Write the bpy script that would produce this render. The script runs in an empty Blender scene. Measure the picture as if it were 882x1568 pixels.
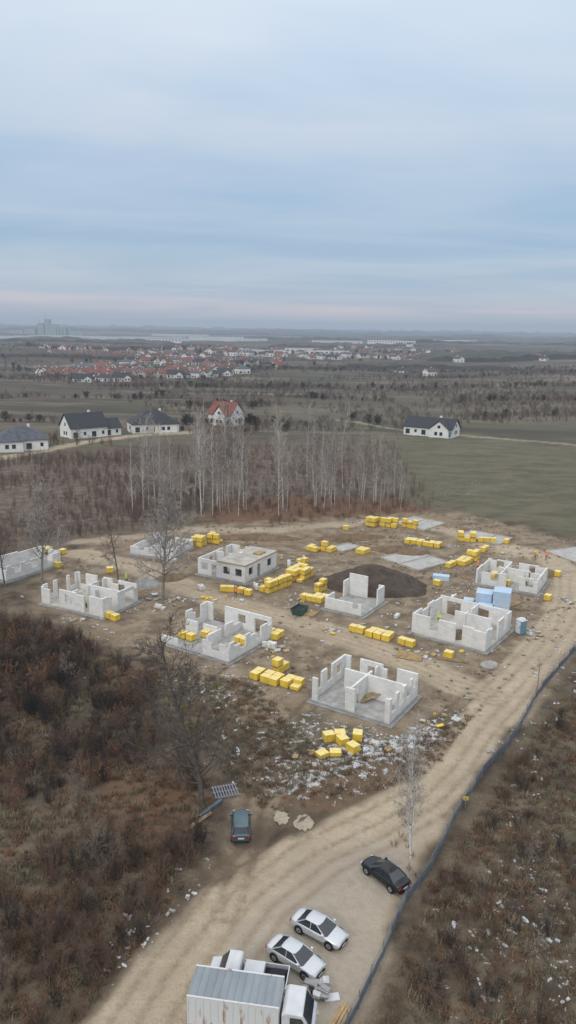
import bpy, math, random
import numpy as np
from mathutils import Matrix, Vector
C=bpy.context; scene=C.scene
scene.view_settings.view_transform='Standard'; scene.view_settings.look='None'; scene.view_settings.exposure=0
COL=scene.collection
rad=math.radians
# ------------------------------------------------------------------ noise
def _h(i,j,s):
    n=(i.astype(np.int64)*374761393+j.astype(np.int64)*668265263+s*982451653)&0x7fffffff
    n=((n^(n>>13))*1274126177)&0x7fffffff
    return ((n^(n>>16))&0xffff)/65535.0
def vn(x,y,s=0):
    xi=np.floor(x);yi=np.floor(y);fx=x-xi;fy=y-yi
    fx=fx*fx*(3-2*fx);fy=fy*fy*(3-2*fy)
    a=_h(xi,yi,s);b=_h(xi+1,yi,s);c=_h(xi,yi+1,s);d=_h(xi+1,yi+1,s)
    return (a*(1-fx)+b*fx)*(1-fy)+(c*(1-fx)+d*fx)*fy
def fbm(x,y,s=0,o=4):
    r=0;a=.5;t=0
    for k in range(o):
        r=r+a*vn(x*2**k,y*2**k,s+k);t+=a;a*=.5
    return r/t
def ss(a,b,x):
    t=np.clip((x-a)/(b-a),0,1);return t*t*(3-2*t)
def sdist(P,x,y):
    P=np.array(P,float);n=len(P);d=np.full(x.shape,1e12);ins=np.zeros(x.shape,bool)
    for i in range(n):
        ax,ay=P[i];bx,by=P[(i+1)%n]
        ex,ey=bx-ax,by-ay;wx,wy=x-ax,y-ay
        t=np.clip((wx*ex+wy*ey)/(ex*ex+ey*ey+1e-9),0,1)
        d=np.minimum(d,(wx-t*ex)**2+(wy-t*ey)**2)
        c=((ay>y)!=(by>y))
        with np.errstate(divide='ignore',invalid='ignore'):
            xx=ex*(y-ay)/(ey if ey!=0 else 1e-9)+ax
        ins^=(c&(x<xx))
    d=np.sqrt(d);return np.where(ins,d,-d)
def pldist(P,x,y):
    P=np.array(P,float);d=np.full(x.shape,1e12);sg=np.zeros(x.shape)
    for i in range(len(P)-1):
        ax,ay=P[i];bx,by=P[i+1]
        ex,ey=bx-ax,by-ay;wx,wy=x-ax,y-ay
        t=np.clip((wx*ex+wy*ey)/(ex*ex+ey*ey),0,1)
        q=(wx-t*ex)**2+(wy-t*ey)**2
        s=np.sign(ex*wy-ey*wx);sg=np.where(q<d,s,sg);d=np.minimum(d,q)
    return np.sqrt(d),sg
# ------------------------------------------------------------------ site plan, metres
LOT=[(-13.5,34),(-12.9,36.2),(-10.8,40.9),(-8.9,44.8),(-5.4,49.1),(-1.8,53.2),(2.7,57.3),(7.5,60.2),(12,64.1),(15.7,69.4),(19.3,74.8),(22.2,79.3),(26.2,83.5),(28,80.3),(22.4,70.9),(17.6,63.2),(13.5,56.5),(10.6,50.5),(7.9,45.2),(5.2,39.2),(3,33)]
PARK=[(-5,38),(-3,45),(2,51),(7,55),(12,57),(9.5,49),(5,39.5),(2,35)]
RDUP=[(24,78),(29.6,86.3),(37.5,98.7),(44.7,111.8),(51,128.4),(50.2,138.2),(44.4,144.5)]
INNER=[(24.6,81.5),(21.2,85.1),(14.2,93),(5.8,100.3),(-1.8,106.3),(-10.2,112.3),(-18.7,120.4),(-28.4,130.1),(-39.6,136.4)]
TRK=[(-4,47),(-3,54),(-3,57),(-2,64),(0,73),(3,79)]
BACK=[(-41,144),(-21,155),(-3,156),(18,164),(34,159),(43,140)]
SITE=[(-43,117),(-42,138),(-20,160),(18,171),(41,176),(60,151),(54,122),(33,90),(23,78),(14,65),(8,62),(0,59),(-3,60),(-3,71),(-8,83),(-18,90),(-26,96),(-37,106)]
FENCE=[(58,122),(43,100),(35,89),(29.5,81),(25,73),(19.3,65),(15,58),(12,52),(9.3,48),(7,43),(5,39),(3.3,36),(1.8,33)]
G1=[(32,311),(122,274),(67,146),(61,154),(41,179),(28,184),(33,254)]
G2=[(-9,450),(91,541),(281,646),(159,361),(78,350),(-4,366)]
G3=[(-105,270),(-97,291),(-43,324),(-37,298),(-81,254),(-89,228)]
G4=[(33,322),(79,327),(101,291),(67,257),(28,268)]
LEAF=[(-20,164),(-18,185),(27,192),(34,174),(18,167),(-3,159)]
LF2=[(-18,66),(-9,65),(-6,58),(-8,54),(-15,55)]
MND=[(-2,59.5),(0,65),(11,69),(14,67),(12,64.5),(4,59)]
BRZ=[(-2.5,60),(4,59.5),(9,62),(13,65.5),(17,71),(20.5,77.5),(18.6,79.5),(12,72.5),(3,77.5),(-2,73),(-9,84),(-17,90),(-14,84),(-5,76),(-4,66)]
RDH=[(-101,227),(-84,257),(-69,290),(-39,313)]
TKR=[(24,364),(56,325),(81,311),(123,277)]
V1=[(-24,34),(-13.6,34.5),(-11.4,41),(-9.4,45),(-7,51),(-6,58),(-9,69),(-17,86),(-36,102),(-60,108),(-60,70)]
V2=[(4,33),(11,49),(15.6,56),(21,64.5),(29.8,77),(38,88),(53,107),(75,107),(50,60),(30,33)]
V3=[(-104,235),(-35,261),(-18,166),(-41,149),(-62,125)]
V4=[(-35,261),(39,285),(36,176),(18,171),(-18,163)]
DARK=[(-50,104),(-30,95),(-16,81),(-13,69),(-19,60),(-32,56)]
RUTS=[(-9.5,34),(-6.5,42),(-3,49),(2,54.5),(7,58),(12,62),(16,67),(20,74),(25,81),(31.5,90),(39,101),(46,113),(51,127)]
def height(x,y):
    x=np.asarray(x,float);y=np.asarray(y,float)
    m=np.maximum(ss(-3,1,sdist(SITE,x,y)),ss(-2,1,sdist(LOT,x,y)))
    m=np.maximum(m,ss(5.5,3.5,pldist(RDUP,x,y)[0]))
    lot=np.maximum(ss(-.5,1,sdist(LOT,x,y)),ss(4,3,pldist(RDUP,x,y)[0]))
    lot=np.maximum(lot,ss(4,2.5,pldist(INNER,x,y)[0]))
    h=1.1*(fbm(x*.09,y*.09,3)-.5)*(1-m)+.5*(fbm(x*.5,y*.5,7)-.5)*(1-.55*m)*(1-.85*lot)
    h=h+1.0*ss(0,2.2,sdist(MND,x,y))*(.6+.8*fbm(x*.4,y*.4,9))
    h=h-.35*ss(1.2,.3,np.abs(sdist(LOT,x,y)+1.2))*ss(0,-1,x+0*y)*(1-ss(58,60,y))
    r1,sg=pldist(RUTS,x,y);r=r1*sg
    ru=0
    for o in (-2.6,-1.1,.7,2.3): ru=ru+np.exp(-((r-o)/.22)**2)
    h=h-.05*ru
    r2=pldist(TRK,x,y)
    for o in (-.8,.8): h=h-.12*np.exp(-((r2[0]*r2[1]-o)/.3)**2)*(y<80)
    f=ss(190,420,y)
    h=h+f*(5*(fbm(x/110,y/70,21)-.5)+2*(fbm(x/40,y/30,25)-.5))+ss(320,900,y)*24*(fbm(x/260,y/190,27,3)-.5)+ss(1500,5000,y)*30*(fbm(x/1500,y/1100,31,3)-.45)
    return h
def hz(x,y): return float(height(np.array([x]),np.array([y]))[0])
# ------------------------------------------------------------------ materials
MATS={}
def nt(m):
    m.use_nodes=True;t=m.node_tree;t.nodes.clear();return t
class N:
    def __init__(s,t): s.t=t
    def n(s,typ,**k):
        q=s.t.nodes.new(typ)
        for a,b in k.items(): setattr(q,a,b)
        return q
    def l(s,a,b): s.t.links.new(a,b)
    def val(s,a,sock):
        if hasattr(a,'is_linked'): s.l(a,sock)
        else: sock.default_value=a
    def mix(s,f,a,b,mode='MIX'):
        q=s.n('ShaderNodeMixRGB',blend_type=mode)
        s.val(f,q.inputs[0])
        for i,v in ((1,a),(2,b)):
            if isinstance(v,tuple): v=v+(1,) if len(v)==3 else v
            s.val(v,q.inputs[i])
        return q.outputs[0]
    def math(s,op,a,b=0.0,c=None,clamp=False):
        q=s.n('ShaderNodeMath',operation=op,use_clamp=clamp);s.val(a,q.inputs[0]);s.val(b,q.inputs[1])
        if c is not None:s.val(c,q.inputs[2])
        return q.outputs[0]
    def noise(s,vec,scale,detail=3,rough=.55,dist=0):
        q=s.n('ShaderNodeTexNoise');s.l(vec,q.inputs['Vector']);q.inputs['Scale'].default_value=scale
        q.inputs['Detail'].default_value=detail;q.inputs['Roughness'].default_value=rough;q.inputs['Distortion'].default_value=dist
        return q.outputs['Fac']
    def mr(s,v,a,b,c=0.,d=1.):
        q=s.n('ShaderNodeMapRange');q.clamp=True;s.l(v,q.inputs[0])
        for i,k in enumerate((a,b,c,d)): q.inputs[i+1].default_value=k
        return q.outputs[0]
    def mapping(s,vec,sc,rot=(0,0,0)):
        q=s.n('ShaderNodeMapping');s.l(vec,q.inputs[0]);q.inputs['Scale'].default_value=sc;q.inputs['Rotation'].default_value=rot;return q.outputs[0]
def mat(name,col,rough=.85,col2=None,ns=3.,metal=0.,bump=0.,rand=0.,spec=.3,stretch=(1,1,1),lo=.35,hi=.65):
    if name in MATS:return MATS[name]
    m=bpy.data.materials.new(name);t=nt(m);k=N(t)
    o=k.n('ShaderNodeOutputMaterial');p=k.n('ShaderNodeBsdfPrincipled');k.l(p.outputs[0],o.inputs[0])
    p.inputs['Roughness'].default_value=rough;p.inputs['Metallic'].default_value=metal;p.inputs['Specular IOR Level'].default_value=spec
    tc=k.n('ShaderNodeTexCoord').outputs['Object'];tc=k.mapping(tc,stretch)
    f=k.noise(tc,ns,4);f2=k.mr(f,lo,hi)
    c2=col2 or tuple(v*.78 for v in col)
    c=k.mix(f2,c2,col)
    if rand:
        oi=k.n('ShaderNodeObjectInfo').outputs['Random']
        hv=k.n('ShaderNodeHueSaturation');k.l(c,hv.inputs['Color']);k.l(k.mr(oi,0,1,1-rand,1+rand),hv.inputs['Value']);c=hv.outputs[0]
    k.l(c,p.inputs['Base Color'])
    if bump:
        b=k.n('ShaderNodeBump');b.inputs['Strength'].default_value=bump;b.inputs['Distance'].default_value=.05;k.l(f,b.inputs['Height']);k.l(b.outputs[0],p.inputs['Normal'])
    MATS[name]=m;return m
def blockmat():
    m=bpy.data.materials.new('aerated_concrete');t=nt(m);k=N(t)
    o=k.n('ShaderNodeOutputMaterial');p=k.n('ShaderNodeBsdfPrincipled');k.l(p.outputs[0],o.inputs[0]);p.inputs['Roughness'].default_value=.95
    tc=k.n('ShaderNodeTexCoord').outputs['Object'];s=k.n('ShaderNodeSeparateXYZ');k.l(tc,s.inputs[0])
    xy=k.math('ADD',s.outputs[0],s.outputs[1]);cb=k.n('ShaderNodeCombineXYZ');k.l(xy,cb.inputs[0]);k.l(s.outputs[2],cb.inputs[1])
    b=k.n('ShaderNodeTexBrick');k.l(cb.outputs[0],b.inputs['Vector']);b.inputs['Scale'].default_value=1
    b.inputs['Brick Width'].default_value=.6;b.inputs['Row Height'].default_value=.24;b.inputs['Mortar Size'].default_value=.01
    b.inputs['Color1'].default_value=(.76,.75,.72,1);b.inputs['Color2'].default_value=(.67,.66,.64,1);b.inputs['Mortar'].default_value=(.50,.48,.46,1)
    f=k.noise(tc,.9,4);c=k.mix(k.mr(f,.45,.75,0,.5),b.outputs[0],(.72,.68,.61),'MULTIPLY')
    g=k.mr(s.outputs[2],.2,.7,.35,0.);c=k.mix(g,c,(.46,.40,.32));k.l(c,p.inputs['Base Color']);return m
BLOCK=blockmat()
CONC=mat('foundation_concrete',(.40,.39,.37),.9,(.27,.26,.245),1.2,bump=.3)
CONC2=mat('wet_concrete',(.30,.30,.29),.6,(.20,.195,.185),.8)
SCREED=mat('slab_screed',(.5,.47,.41),.9,(.36,.33,.28),.7)
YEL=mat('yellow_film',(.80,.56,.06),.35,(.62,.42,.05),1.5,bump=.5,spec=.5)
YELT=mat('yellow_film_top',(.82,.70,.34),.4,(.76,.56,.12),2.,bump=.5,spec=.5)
WOOD=mat('pallet_wood',(.34,.25,.15),.9,(.22,.16,.10),4,)
PLANK=mat('timber_planks',(.45,.33,.17),.85,(.30,.2,.1),3)
WHT=mat('white_render',(.78,.77,.72),.9,(.70,.69,.65),.5)
ROOFD=mat('dark_roof_tiles',(.035,.038,.045),.6,(.022,.024,.03),2.)
ROOFR=mat('red_roof_tiles',(.24,.085,.06),.8,(.15,.055,.042),.6)
ROOFG=mat('grey_roof_tiles',(.10,.11,.13),.7,(.06,.065,.08),.6)
GLS=mat('dark_glass',(.02,.025,.03),.08,(.03,.035,.04),1.,spec=.8)
DARKM=mat('dark_rubber',(.015,.015,.016),.7)
STEEL=mat('galvanised_steel',(.30,.31,.33),.5,(.2,.21,.23),5,metal=.3)
SOIL=mat('dark_topsoil',(.095,.07,.052),.95,(.055,.041,.032),.9,bump=.6)
SOIL2=mat('brown_soil',(.20,.135,.08),.95,(.12,.08,.05),.9,bump=.6)
BLUEF=mat('pale_blue_film',(.50,.62,.74),.35,(.40,.53,.68),.6,bump=.5,spec=.5)
RUBW=mat('white_rubble',(.55,.55,.53),.9,(.38,.37,.35),3)
BIRCHB=mat('birch_bark',(.60,.58,.54),.9,(.22,.2,.18),1.6,stretch=(1,1,2.5),lo=.36,hi=.46)
TWIG=mat('reddish_twigs',(.25,.185,.155),.9,(.17,.125,.10),.5,rand=.25)
GREYB=mat('grey_bark',(.15,.13,.11),.95,(.09,.075,.063),2.)
PALET=mat('pale_twigs',(.40,.36,.32),.9,(.28,.24,.20),.5,rand=.2)
LB=mat('light_grey_bark',(.30,.27,.24),.95,(.17,.15,.13),2.);PT=mat('silvery_twigs',(.42,.38,.34),.9,(.30,.26,.23),.5)
BRN=mat('brown_stems',(.195,.127,.083),.95,(.125,.078,.052),.8,rand=.4)
DRKS=mat('dark_stems',(.065,.05,.042),.95,(.04,.032,.027),.8,rand=.3)
PURP=mat('purple_brown_stems',(.19,.126,.10),.95,(.115,.078,.064),.8,rand=.3)
RUST=mat('rusty_leaves',(.20,.10,.052),.95,(.13,.065,.033),.8,rand=.4)
STRAW=mat('straw_grass',(.23,.19,.118),.95,(.15,.122,.075),.8,rand=.35)
OLIVE=mat('olive_foliage',(.07,.07,.035),.95,(.04,.042,.022),.8,rand=.35)
# ------------------------------------------------------------------ mesh builder
class MB:
    def __init__(s): s.v=[];s.f=[];s.m=[];s.mats=[]
    def mi(s,m):
        if m not in s.mats:s.mats.append(m)
        return s.mats.index(m)
    def add(s,vs,fs,m):
        o=len(s.v);s.v+= [tuple(v) for v in vs];i=s.mi(m)
        for f in fs: s.f.append(tuple(o+a for a in f));s.m.append(i)
    def box(s,x0,y0,z0,x1,y1,z1,m,M=None,top=None):
        vs=[Vector(p) for p in ((x0,y0,z0),(x1,y0,z0),(x1,y1,z0),(x0,y1,z0),(x0,y0,z1),(x1,y0,z1),(x1,y1,z1),(x0,y1,z1))]
        if M is not None: vs=[M@v for v in vs]
        s.add(vs,[(0,3,2,1),(0,1,5,4),(1,2,6,5),(2,3,7,6),(3,0,4,7)],m);s.add([vs[4],vs[5],vs[6],vs[7]],[(0,1,2,3)],top or m)
    def tube(s,p0,p1,r0,r1,m,n=6):
        p0=Vector(p0);p1=Vector(p1);d=(p1-p0).normalized();a=d.orthogonal().normalized();b=d.cross(a)
        vs=[p+ (a*math.cos(6.2832*i/n)+b*math.sin(6.2832*i/n))*r for p,r in((p0,r0),(p1,r1)) for i in range(n)]
        s.add(vs,[(i,(i+1)%n,n+(i+1)%n,n+i) for i in range(n)]+[tuple(range(n))[::-1],tuple(range(n,2*n))],m)
    def mesh(s,name,smooth=False):
        me=bpy.data.meshes.new(name);me.from_pydata(s.v,[],s.f);me.polygons.foreach_set('material_index',s.m)
        for m in s.mats:me.materials.append(m)
        if smooth:me.polygons.foreach_set('use_smooth',[True]*len(s.f))
        me.update();return me
    def obj(s,name,parent=None,loc=(0,0,0),rot=0,smooth=False,bevel=0,col=None):
        o=bpy.data.objects.new(name,s.mesh(name,smooth));(col or COL).objects.link(o)
        o.location=loc;o.rotation_euler=(0,0,rot)
        if parent:o.parent=parent
        if bevel:
            b=o.modifiers.new('b','BEVEL');b.width=bevel;b.segments=2;b.limit_method='ANGLE'
        return o
def empty(name,x,y,z=0,rot=0):
    o=bpy.data.objects.new(name,None);COL.objects.link(o);o.location=(x,y,z);o.rotation_euler=(0,0,rot);return o
def segmesh(name,segs,mats,n=3):
    A=np.array([s[0] for s in segs]);B=np.array([s[1] for s in segs]);r=np.array([(s[2],s[3]) for s in segs]);mi=np.array([s[4] for s in segs])
    d=B-A;L=np.linalg.norm(d,axis=1,keepdims=True)+1e-9;d/=L
    up=np.where(np.abs(d[:,2:3])>.9,np.array([[1.,0,0]]),np.array([[0,0,1.]]))
    a=np.cross(d,up);a/=np.linalg.norm(a,axis=1,keepdims=True);b=np.cross(d,a)
    K=len(segs);V=np.zeros((K,2*n,3))
    for i in range(n):
        c,s_=math.cos(6.2832*i/n),math.sin(6.2832*i/n);off=a*c+b*s_
        V[:,i]=A+off*r[:,0:1];V[:,n+i]=B+off*r[:,1:2]
    base=(np.arange(K)*2*n)[:,None]
    F=[]
    for i in range(n):
        j=(i+1)%n;F.append(base+np.array([[i,j,n+j,n+i]]))
    F=np.stack(F,1).reshape(-1,4)
    me=bpy.data.meshes.new(name);me.vertices.add(K*2*n);me.vertices.foreach_set('co',V.ravel())
    me.loops.add(F.size);me.loops.foreach_set('vertex_index',F.ravel().astype(np.int32))
    me.polygons.add(len(F));me.polygons.foreach_set('loop_start',np.arange(0,F.size,4,dtype=np.int32))
    me.polygons.foreach_set('material_index',np.repeat(mi,n).astype(np.int32))
    for m in mats:me.materials.append(m)
    me.update(calc_edges=True);me.validate();return me
def rdir(R,v,spread):
    v=np.array(v)+np.array([R.gauss(0,spread) for _ in range(3)]);return v/np.linalg.norm(v)
def limb(R,segs,p,d,L,r,lev,maxlev,cfg):
    ns=cfg['ns'][lev];p=np.array(p,float);r0=r;pts=[(p,r)]
    for i in range(ns):
        d=rdir(R,d+np.array([0,0,cfg['up'][lev]]),cfg['wob'][lev])
        q=p+d*L/ns;r1=max(r*(1-(i+1)/ns*.8),cfg['rmin'])
        segs.append((p,q,r0,r1,cfg['mi'][lev]));p=q;r0=r1;pts.append((p,r1,d))
    if lev<maxlev:
        nb=cfg['nb'][lev]
        for j in range(nb):
            t=cfg['st'][lev]+(1-cfg['st'][lev])*(j+R.random())/nb
            k=min(int(t*ns),ns-1);fr=t*ns-k
            P=pts[k][0]*(1-fr)+pts[k+1][0]*fr;D=pts[k+1][2]
            az=R.random()*6.283;o=np.cross(D,[math.cos(az),math.sin(az),.1]);o/=np.linalg.norm(o)+1e-9
            an=cfg['an'][lev]+R.gauss(0,.15);nd=D*math.cos(an)+o*math.sin(an)
            nl=L*cfg['ll'][lev]*(cfg['shape'](t) if lev==0 else (1.1-.6*t))*R.uniform(.75,1.2)
            limb(R,segs,P,nd,nl,max(pts[k][1]*cfg['rr'][lev],cfg['rmin']),lev+1,maxlev,cfg)
def tree(name,seed,H,r,mats,nb=26,an=.75,st=.25,ll=.3,rmin=.012,sub=(6,5),shape=None,wob=.04,up1=.08,mi=(0,0,1,1)):
    R=random.Random(seed);segs=[]
    cfg=dict(ns=(10,5,3,2),up=(.12,up1,.03,-.02),wob=(wob,.14,.2,.25),rmin=rmin,mi=mi,nb=(nb,)+sub,st=(st,.2,.15),an=(an,.7,.7),
      ll=(ll,.42,.5),rr=(.42,.5,.6),shape=shape or (lambda t:1.15-.75*t))
    limb(R,segs,(0,0,-.3),(0,0,1),H,r,0,3,cfg)
    return segmesh(name,segs,mats)
def place(me,name,x,y,rot=0,sc=1,z=None):
    o=bpy.data.objects.new(name,me);COL.objects.link(o);o.location=(x,y,hz(x,y) if z is None else z);o.rotation_euler=(0,0,rot)
    o.scale=(sc,sc,sc) if not isinstance(sc,tuple) else sc;return o
def scatter(name,pts,sc,ix,srcs,seed=1):
    col=bpy.data.collections.new(name+'_kinds')
    for i,me in enumerate(srcs):
        o=bpy.data.objects.new('%s_kind_%02d'%(name,i),me);col.objects.link(o)
    pts=np.array(pts,float);n=len(pts);me=bpy.data.meshes.new(name);me.vertices.add(n);me.vertices.foreach_set('co',pts.ravel())
    rg=np.random.RandomState(seed)
    for nm,ty,v in(('sc','FLOAT',np.array(sc,np.float32)),('rz','FLOAT',(rg.rand(n)*6.283).astype(np.float32)),('ix','INT',np.array(ix,np.int32))):
        a=me.attributes.new(nm,ty,'POINT');a.data.foreach_set('value',v)
    o=bpy.data.objects.new(name,me);COL.objects.link(o)
    g=bpy.data.node_groups.new(name,'GeometryNodeTree')
    g.interface.new_socket('Geometry',in_out='INPUT',socket_type='NodeSocketGeometry');g.interface.new_socket('Geometry',in_out='OUTPUT',socket_type='NodeSocketGeometry')
    n_=g.nodes.new;gi=n_('NodeGroupInput');go=n_('NodeGroupOutput');ip=n_('GeometryNodeInstanceOnPoints');ci=n_('GeometryNodeCollectionInfo')
    ci.inputs['Collection'].default_value=col;ci.inputs['Separate Children'].default_value=True;ci.inputs['Reset Children'].default_value=True
    def at(nm,ty):
        q=n_('GeometryNodeInputNamedAttribute');q.data_type=ty;q.inputs['Name'].default_value=nm;return q.outputs['Attribute']
    cx=n_('ShaderNodeCombineXYZ');e=n_('FunctionNodeEulerToRotation');L=g.links.new
    L(at('rz','FLOAT'),cx.inputs[2]);L(cx.outputs[0],e.inputs[0]);L(gi.outputs[0],ip.inputs['Points']);L(ci.outputs[0],ip.inputs['Instance'])
    ip.inputs['Pick Instance'].default_value=True;L(at('ix','INT'),ip.inputs['Instance Index']);L(e.outputs[0],ip.inputs['Rotation']);L(at('sc','FLOAT'),ip.inputs['Scale'])
    L(ip.outputs[0],go.inputs[0]);md=o.modifiers.new('scatter','NODES');md.node_group=g;return o
def inpoly(poly,n,seed,thr=None,fs=.08,excl=()):
    rg=np.random.RandomState(seed);P=np.array(poly);lo=P.min(0);hi=P.max(0);X=[];c=0
    while c<n:
        q=lo+rg.rand(n*3,2)*(hi-lo);k=sdist(poly,q[:,0],q[:,1])>0
        if thr is not None:k&=fbm(q[:,0]*fs,q[:,1]*fs,seed)+.12*(rg.rand(len(q))-.5)>thr
        for e in excl:k&=sdist(e,q[:,0],q[:,1])<0
        q=q[k]
        X.append(q);c+=len(q)
    X=np.concatenate(X)[:n];return np.column_stack([X,height(X[:,0],X[:,1])-.05])
# ------------------------------------------------------------------ ground
def ground():
    ys=np.concatenate([np.arange(-60,33,4.),np.arange(33,100,.32),np.arange(100,190,.6)]);g=[190.6];
    while g[-1]<60000:g.append(g[-1]*1.0075 if g[-1]<3000 else g[-1]*1.04)
    ys=np.concatenate([ys,g]);a=list(np.arange(0,30,.32))+list(np.arange(30,75,.7))
    while a[-1]<50000:a.append(a[-1]*1.03+.3)
    a=np.array(a);xs=np.concatenate([-a[::-1][:-1],a])
    X,Y=np.meshgrid(xs,ys);sh=X.shape;X=X.ravel();Y=Y.ravel();Z=height(X,Y)
    nx=len(xs);ny=len(ys);V=np.column_stack([X,Y,Z])
    i=np.arange(ny-1)[:,None]*nx+np.arange(nx-1)[None];F=np.stack([i,i+1,i+nx+1,i+nx],-1).reshape(-1,4)
    me=bpy.data.meshes.new('ground');me.vertices.add(len(V));me.vertices.foreach_set('co',V.ravel())
    me.loops.add(F.size);me.loops.foreach_set('vertex_index',F.ravel().astype(np.int32));me.polygons.add(len(F));me.polygons.foreach_set('loop_start',np.arange(0,F.size,4,dtype=np.int32))
    me.polygons.foreach_set('use_smooth',np.ones(len(F),bool));me.update(calc_edges=True)
    w=(fbm(X*.35,Y*.35,41)-.5)*3;wf=(fbm(X*.03,Y*.05,43)-.5)*22;sd=lambda P:sdist(P,X,Y)
    lot=ss(-.6,.8,sd(LOT)+w*.7)
    sand=np.maximum(lot,ss(4.2,2.6,pldist(RDUP,X,Y)[0]+w*.5));sand=np.maximum(sand,ss(3.6,2,pldist(INNER,X,Y)[0]+w*.6))
    sand=np.maximum(sand,.75*ss(3.2,1,pldist(BACK,X,Y)[0]+w))
    sand=np.maximum(sand,ss(4,2.5,pldist(RDH,X,Y)[0])*.8);sand=np.maximum(sand,.5*ss(3,1.5,pldist(TKR,X,Y)[0]))
    mud=np.maximum(ss(-1.5,2.5,sd(SITE)+w*1.5),ss(2.6,1,pldist(TRK,X,Y)[0]+w*.5)*(Y<80))
    brz=ss(-.5,1.2,sd(BRZ)+w*.8);mud=mud*(1-.72*brz)
    green=np.maximum.reduce([ss(-3,4,sd(G1)+wf*.3),.45*ss(-15,15,sd(G2)+wf),ss(-3,4,sd(G3)),ss(-3,6,sd(G4)+wf*.2),.35*brz])
    leaf=np.maximum.reduce([ss(-3,3,sd(LEAF)+w*2),.8*ss(-1,2,sd(LF2)+w*2),.7*ss(-.5,1,sd(MND)+w)])
    snow=.22*np.exp(-((X-24)/15)**2-((Y-45)/14)**2)+.30*np.exp(-((X-50)/26)**2-((Y-205)/30)**2)+.3*np.exp(-((pldist([(-10.5,41),(-8.2,47),(-6,52)],X,Y)[0])/1.2)**2)+.4*np.exp(-(pldist([(1,62),(5,65),(11,69.5),(15,72)],X,Y)[0]/2)**2)+.35*np.exp(-(pldist(FENCE,X,Y)[0]/2.2)**2)*(Y>70)+.4*np.exp(-((X+45)/22)**2-((Y-165)/9)**2)+.3*np.exp(-((X+8)/8)**2-((Y-83)/6)**2)+.2*ss(0,3,sd(SITE))+.3*brz+.16*ss(0,3,sd(V2))+.1*ss(0,3,sd(V1))
    rt,sg=pldist(RUTS,X,Y);rt=rt*sg;ru=0
    for o in (-3.9,-2.6,-1.1,.7,2.3,3.6): ru=ru+np.exp(-((rt-o-.3*w*.3)/.28)**2)
    r2,s2=pldist(TRK,X,Y)
    for o in (-.8,.8): ru=ru+1.2*np.exp(-((r2*s2-o)/.3)**2)*(Y<80)
    r3,s3=pldist(INNER,X,Y)
    for o in (-1.6,-.4,.9,2): ru=ru+.8*np.exp(-((r3*s3-o)/.35)**2)
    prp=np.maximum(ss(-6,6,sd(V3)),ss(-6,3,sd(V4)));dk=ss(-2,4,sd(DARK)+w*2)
    far=ss(210,330,Y+wf);park=ss(-1.5,1.5,sd(PARK)+w)
    for nm,cs in(('za',(sand,mud,green,leaf)),('zb',(snow,np.clip(ru,0,1),prp,dk)),('zc',(far,park,far*0,far*0))):
        at=me.attributes.new(nm,'FLOAT_COLOR','POINT');at.data.foreach_set('color',np.stack(cs,-1).astype(np.float32).ravel())
    m=bpy.data.materials.new('ground_surface');t=nt(m);k=N(t)
    out=k.n('ShaderNodeOutputMaterial');p=k.n('ShaderNodeBsdfPrincipled');k.l(p.outputs[0],out.inputs[0]);p.inputs['Roughness'].default_value=.95;p.inputs['Specular IOR Level'].default_value=.15
    P=k.n('ShaderNodeNewGeometry').outputs['Position']
    def att(nm):
        q=k.n('ShaderNodeAttribute');q.attribute_name=nm;s=k.n('ShaderNodeSeparateColor');k.l(q.outputs['Color'],s.inputs[0]);return s.outputs[0],s.outputs[1],s.outputs[2],q.outputs['Alpha']
    sa,mu,gr,le=att('za');sn,rt_,pu,dk_=att('zb');fa,pk,_,_=att('zc')
    n1=k.noise(P,.05,3);n2=k.noise(P,.35,5,.6);n3=k.noise(P,1.6,4,.65);n4=k.noise(P,6,4,.7);n5=k.noise(k.mapping(P,(.6,1.3,1)),.12,4,.6,.8)
    base=k.mix(k.mr(n2,.38,.62),(.06,.047,.034),(.165,.128,.09));base=k.mix(k.mr(n5,.45,.65,0,.8),base,(.20,.165,.11));base=k.mix(k.mr(n3,.5,.7,0,.6),base,(.135,.08,.052));base=k.mix(k.mr(n1,.5,.65,0,.5),base,(.11,.105,.065));base=k.mix(k.mr(n4,.45,.7,0,.6),base,(.05,.038,.028))
    # far fields
    mp=k.mapping(P,(.0055,.016,0),(0,0,.12));vo=k.n('ShaderNodeTexVoronoi');k.l(mp,vo.inputs['Vector']);vo.inputs['Scale'].default_value=1
    sc_=k.n('ShaderNodeSeparateColor');k.l(vo.outputs['Color'],sc_.inputs[0]);cr=k.n('ShaderNodeValToRGB');k.l(sc_.outputs[0],cr.inputs[0]);cr.color_ramp.interpolation='CONSTANT'
    E=cr.color_ramp.elements;cols=[(.10,.08,.06),(.13,.105,.075),(.085,.085,.05),(.15,.125,.09),(.07,.058,.046),(.095,.095,.055),(.11,.085,.065)]
    E[0].color=cols[0]+(1,);E[1].position=1/7;E[1].color=cols[1]+(1,)
    for i in range(2,7):
        e=E.new(i/7);e.color=cols[i]+(1,)
    nf=k.noise(k.mapping(P,(.01,.035,0)),1,5,.65,.5);fcol=k.mix(k.mr(nf,.4,.6,0,.85),cr.outputs[0],(.065,.053,.042));nf2=k.noise(k.mapping(P,(.004,.03,0)),1,4,.6,1.);fcol=k.mix(k.mr(nf2,.56,.64,0,.7),fcol,(.20,.17,.13))
    c=k.mix(fa,base,fcol)
    c=k.mix(k.math('MULTIPLY',pu,.75),c,k.mix(k.mr(n2,.4,.6),(.11,.08,.065),(.18,.14,.105)))
    c=k.mix(k.math('MULTIPLY',dk_,.7),c,k.mix(k.mr(n3,.4,.6),(.055,.043,.034),(.11,.083,.063)))
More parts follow.
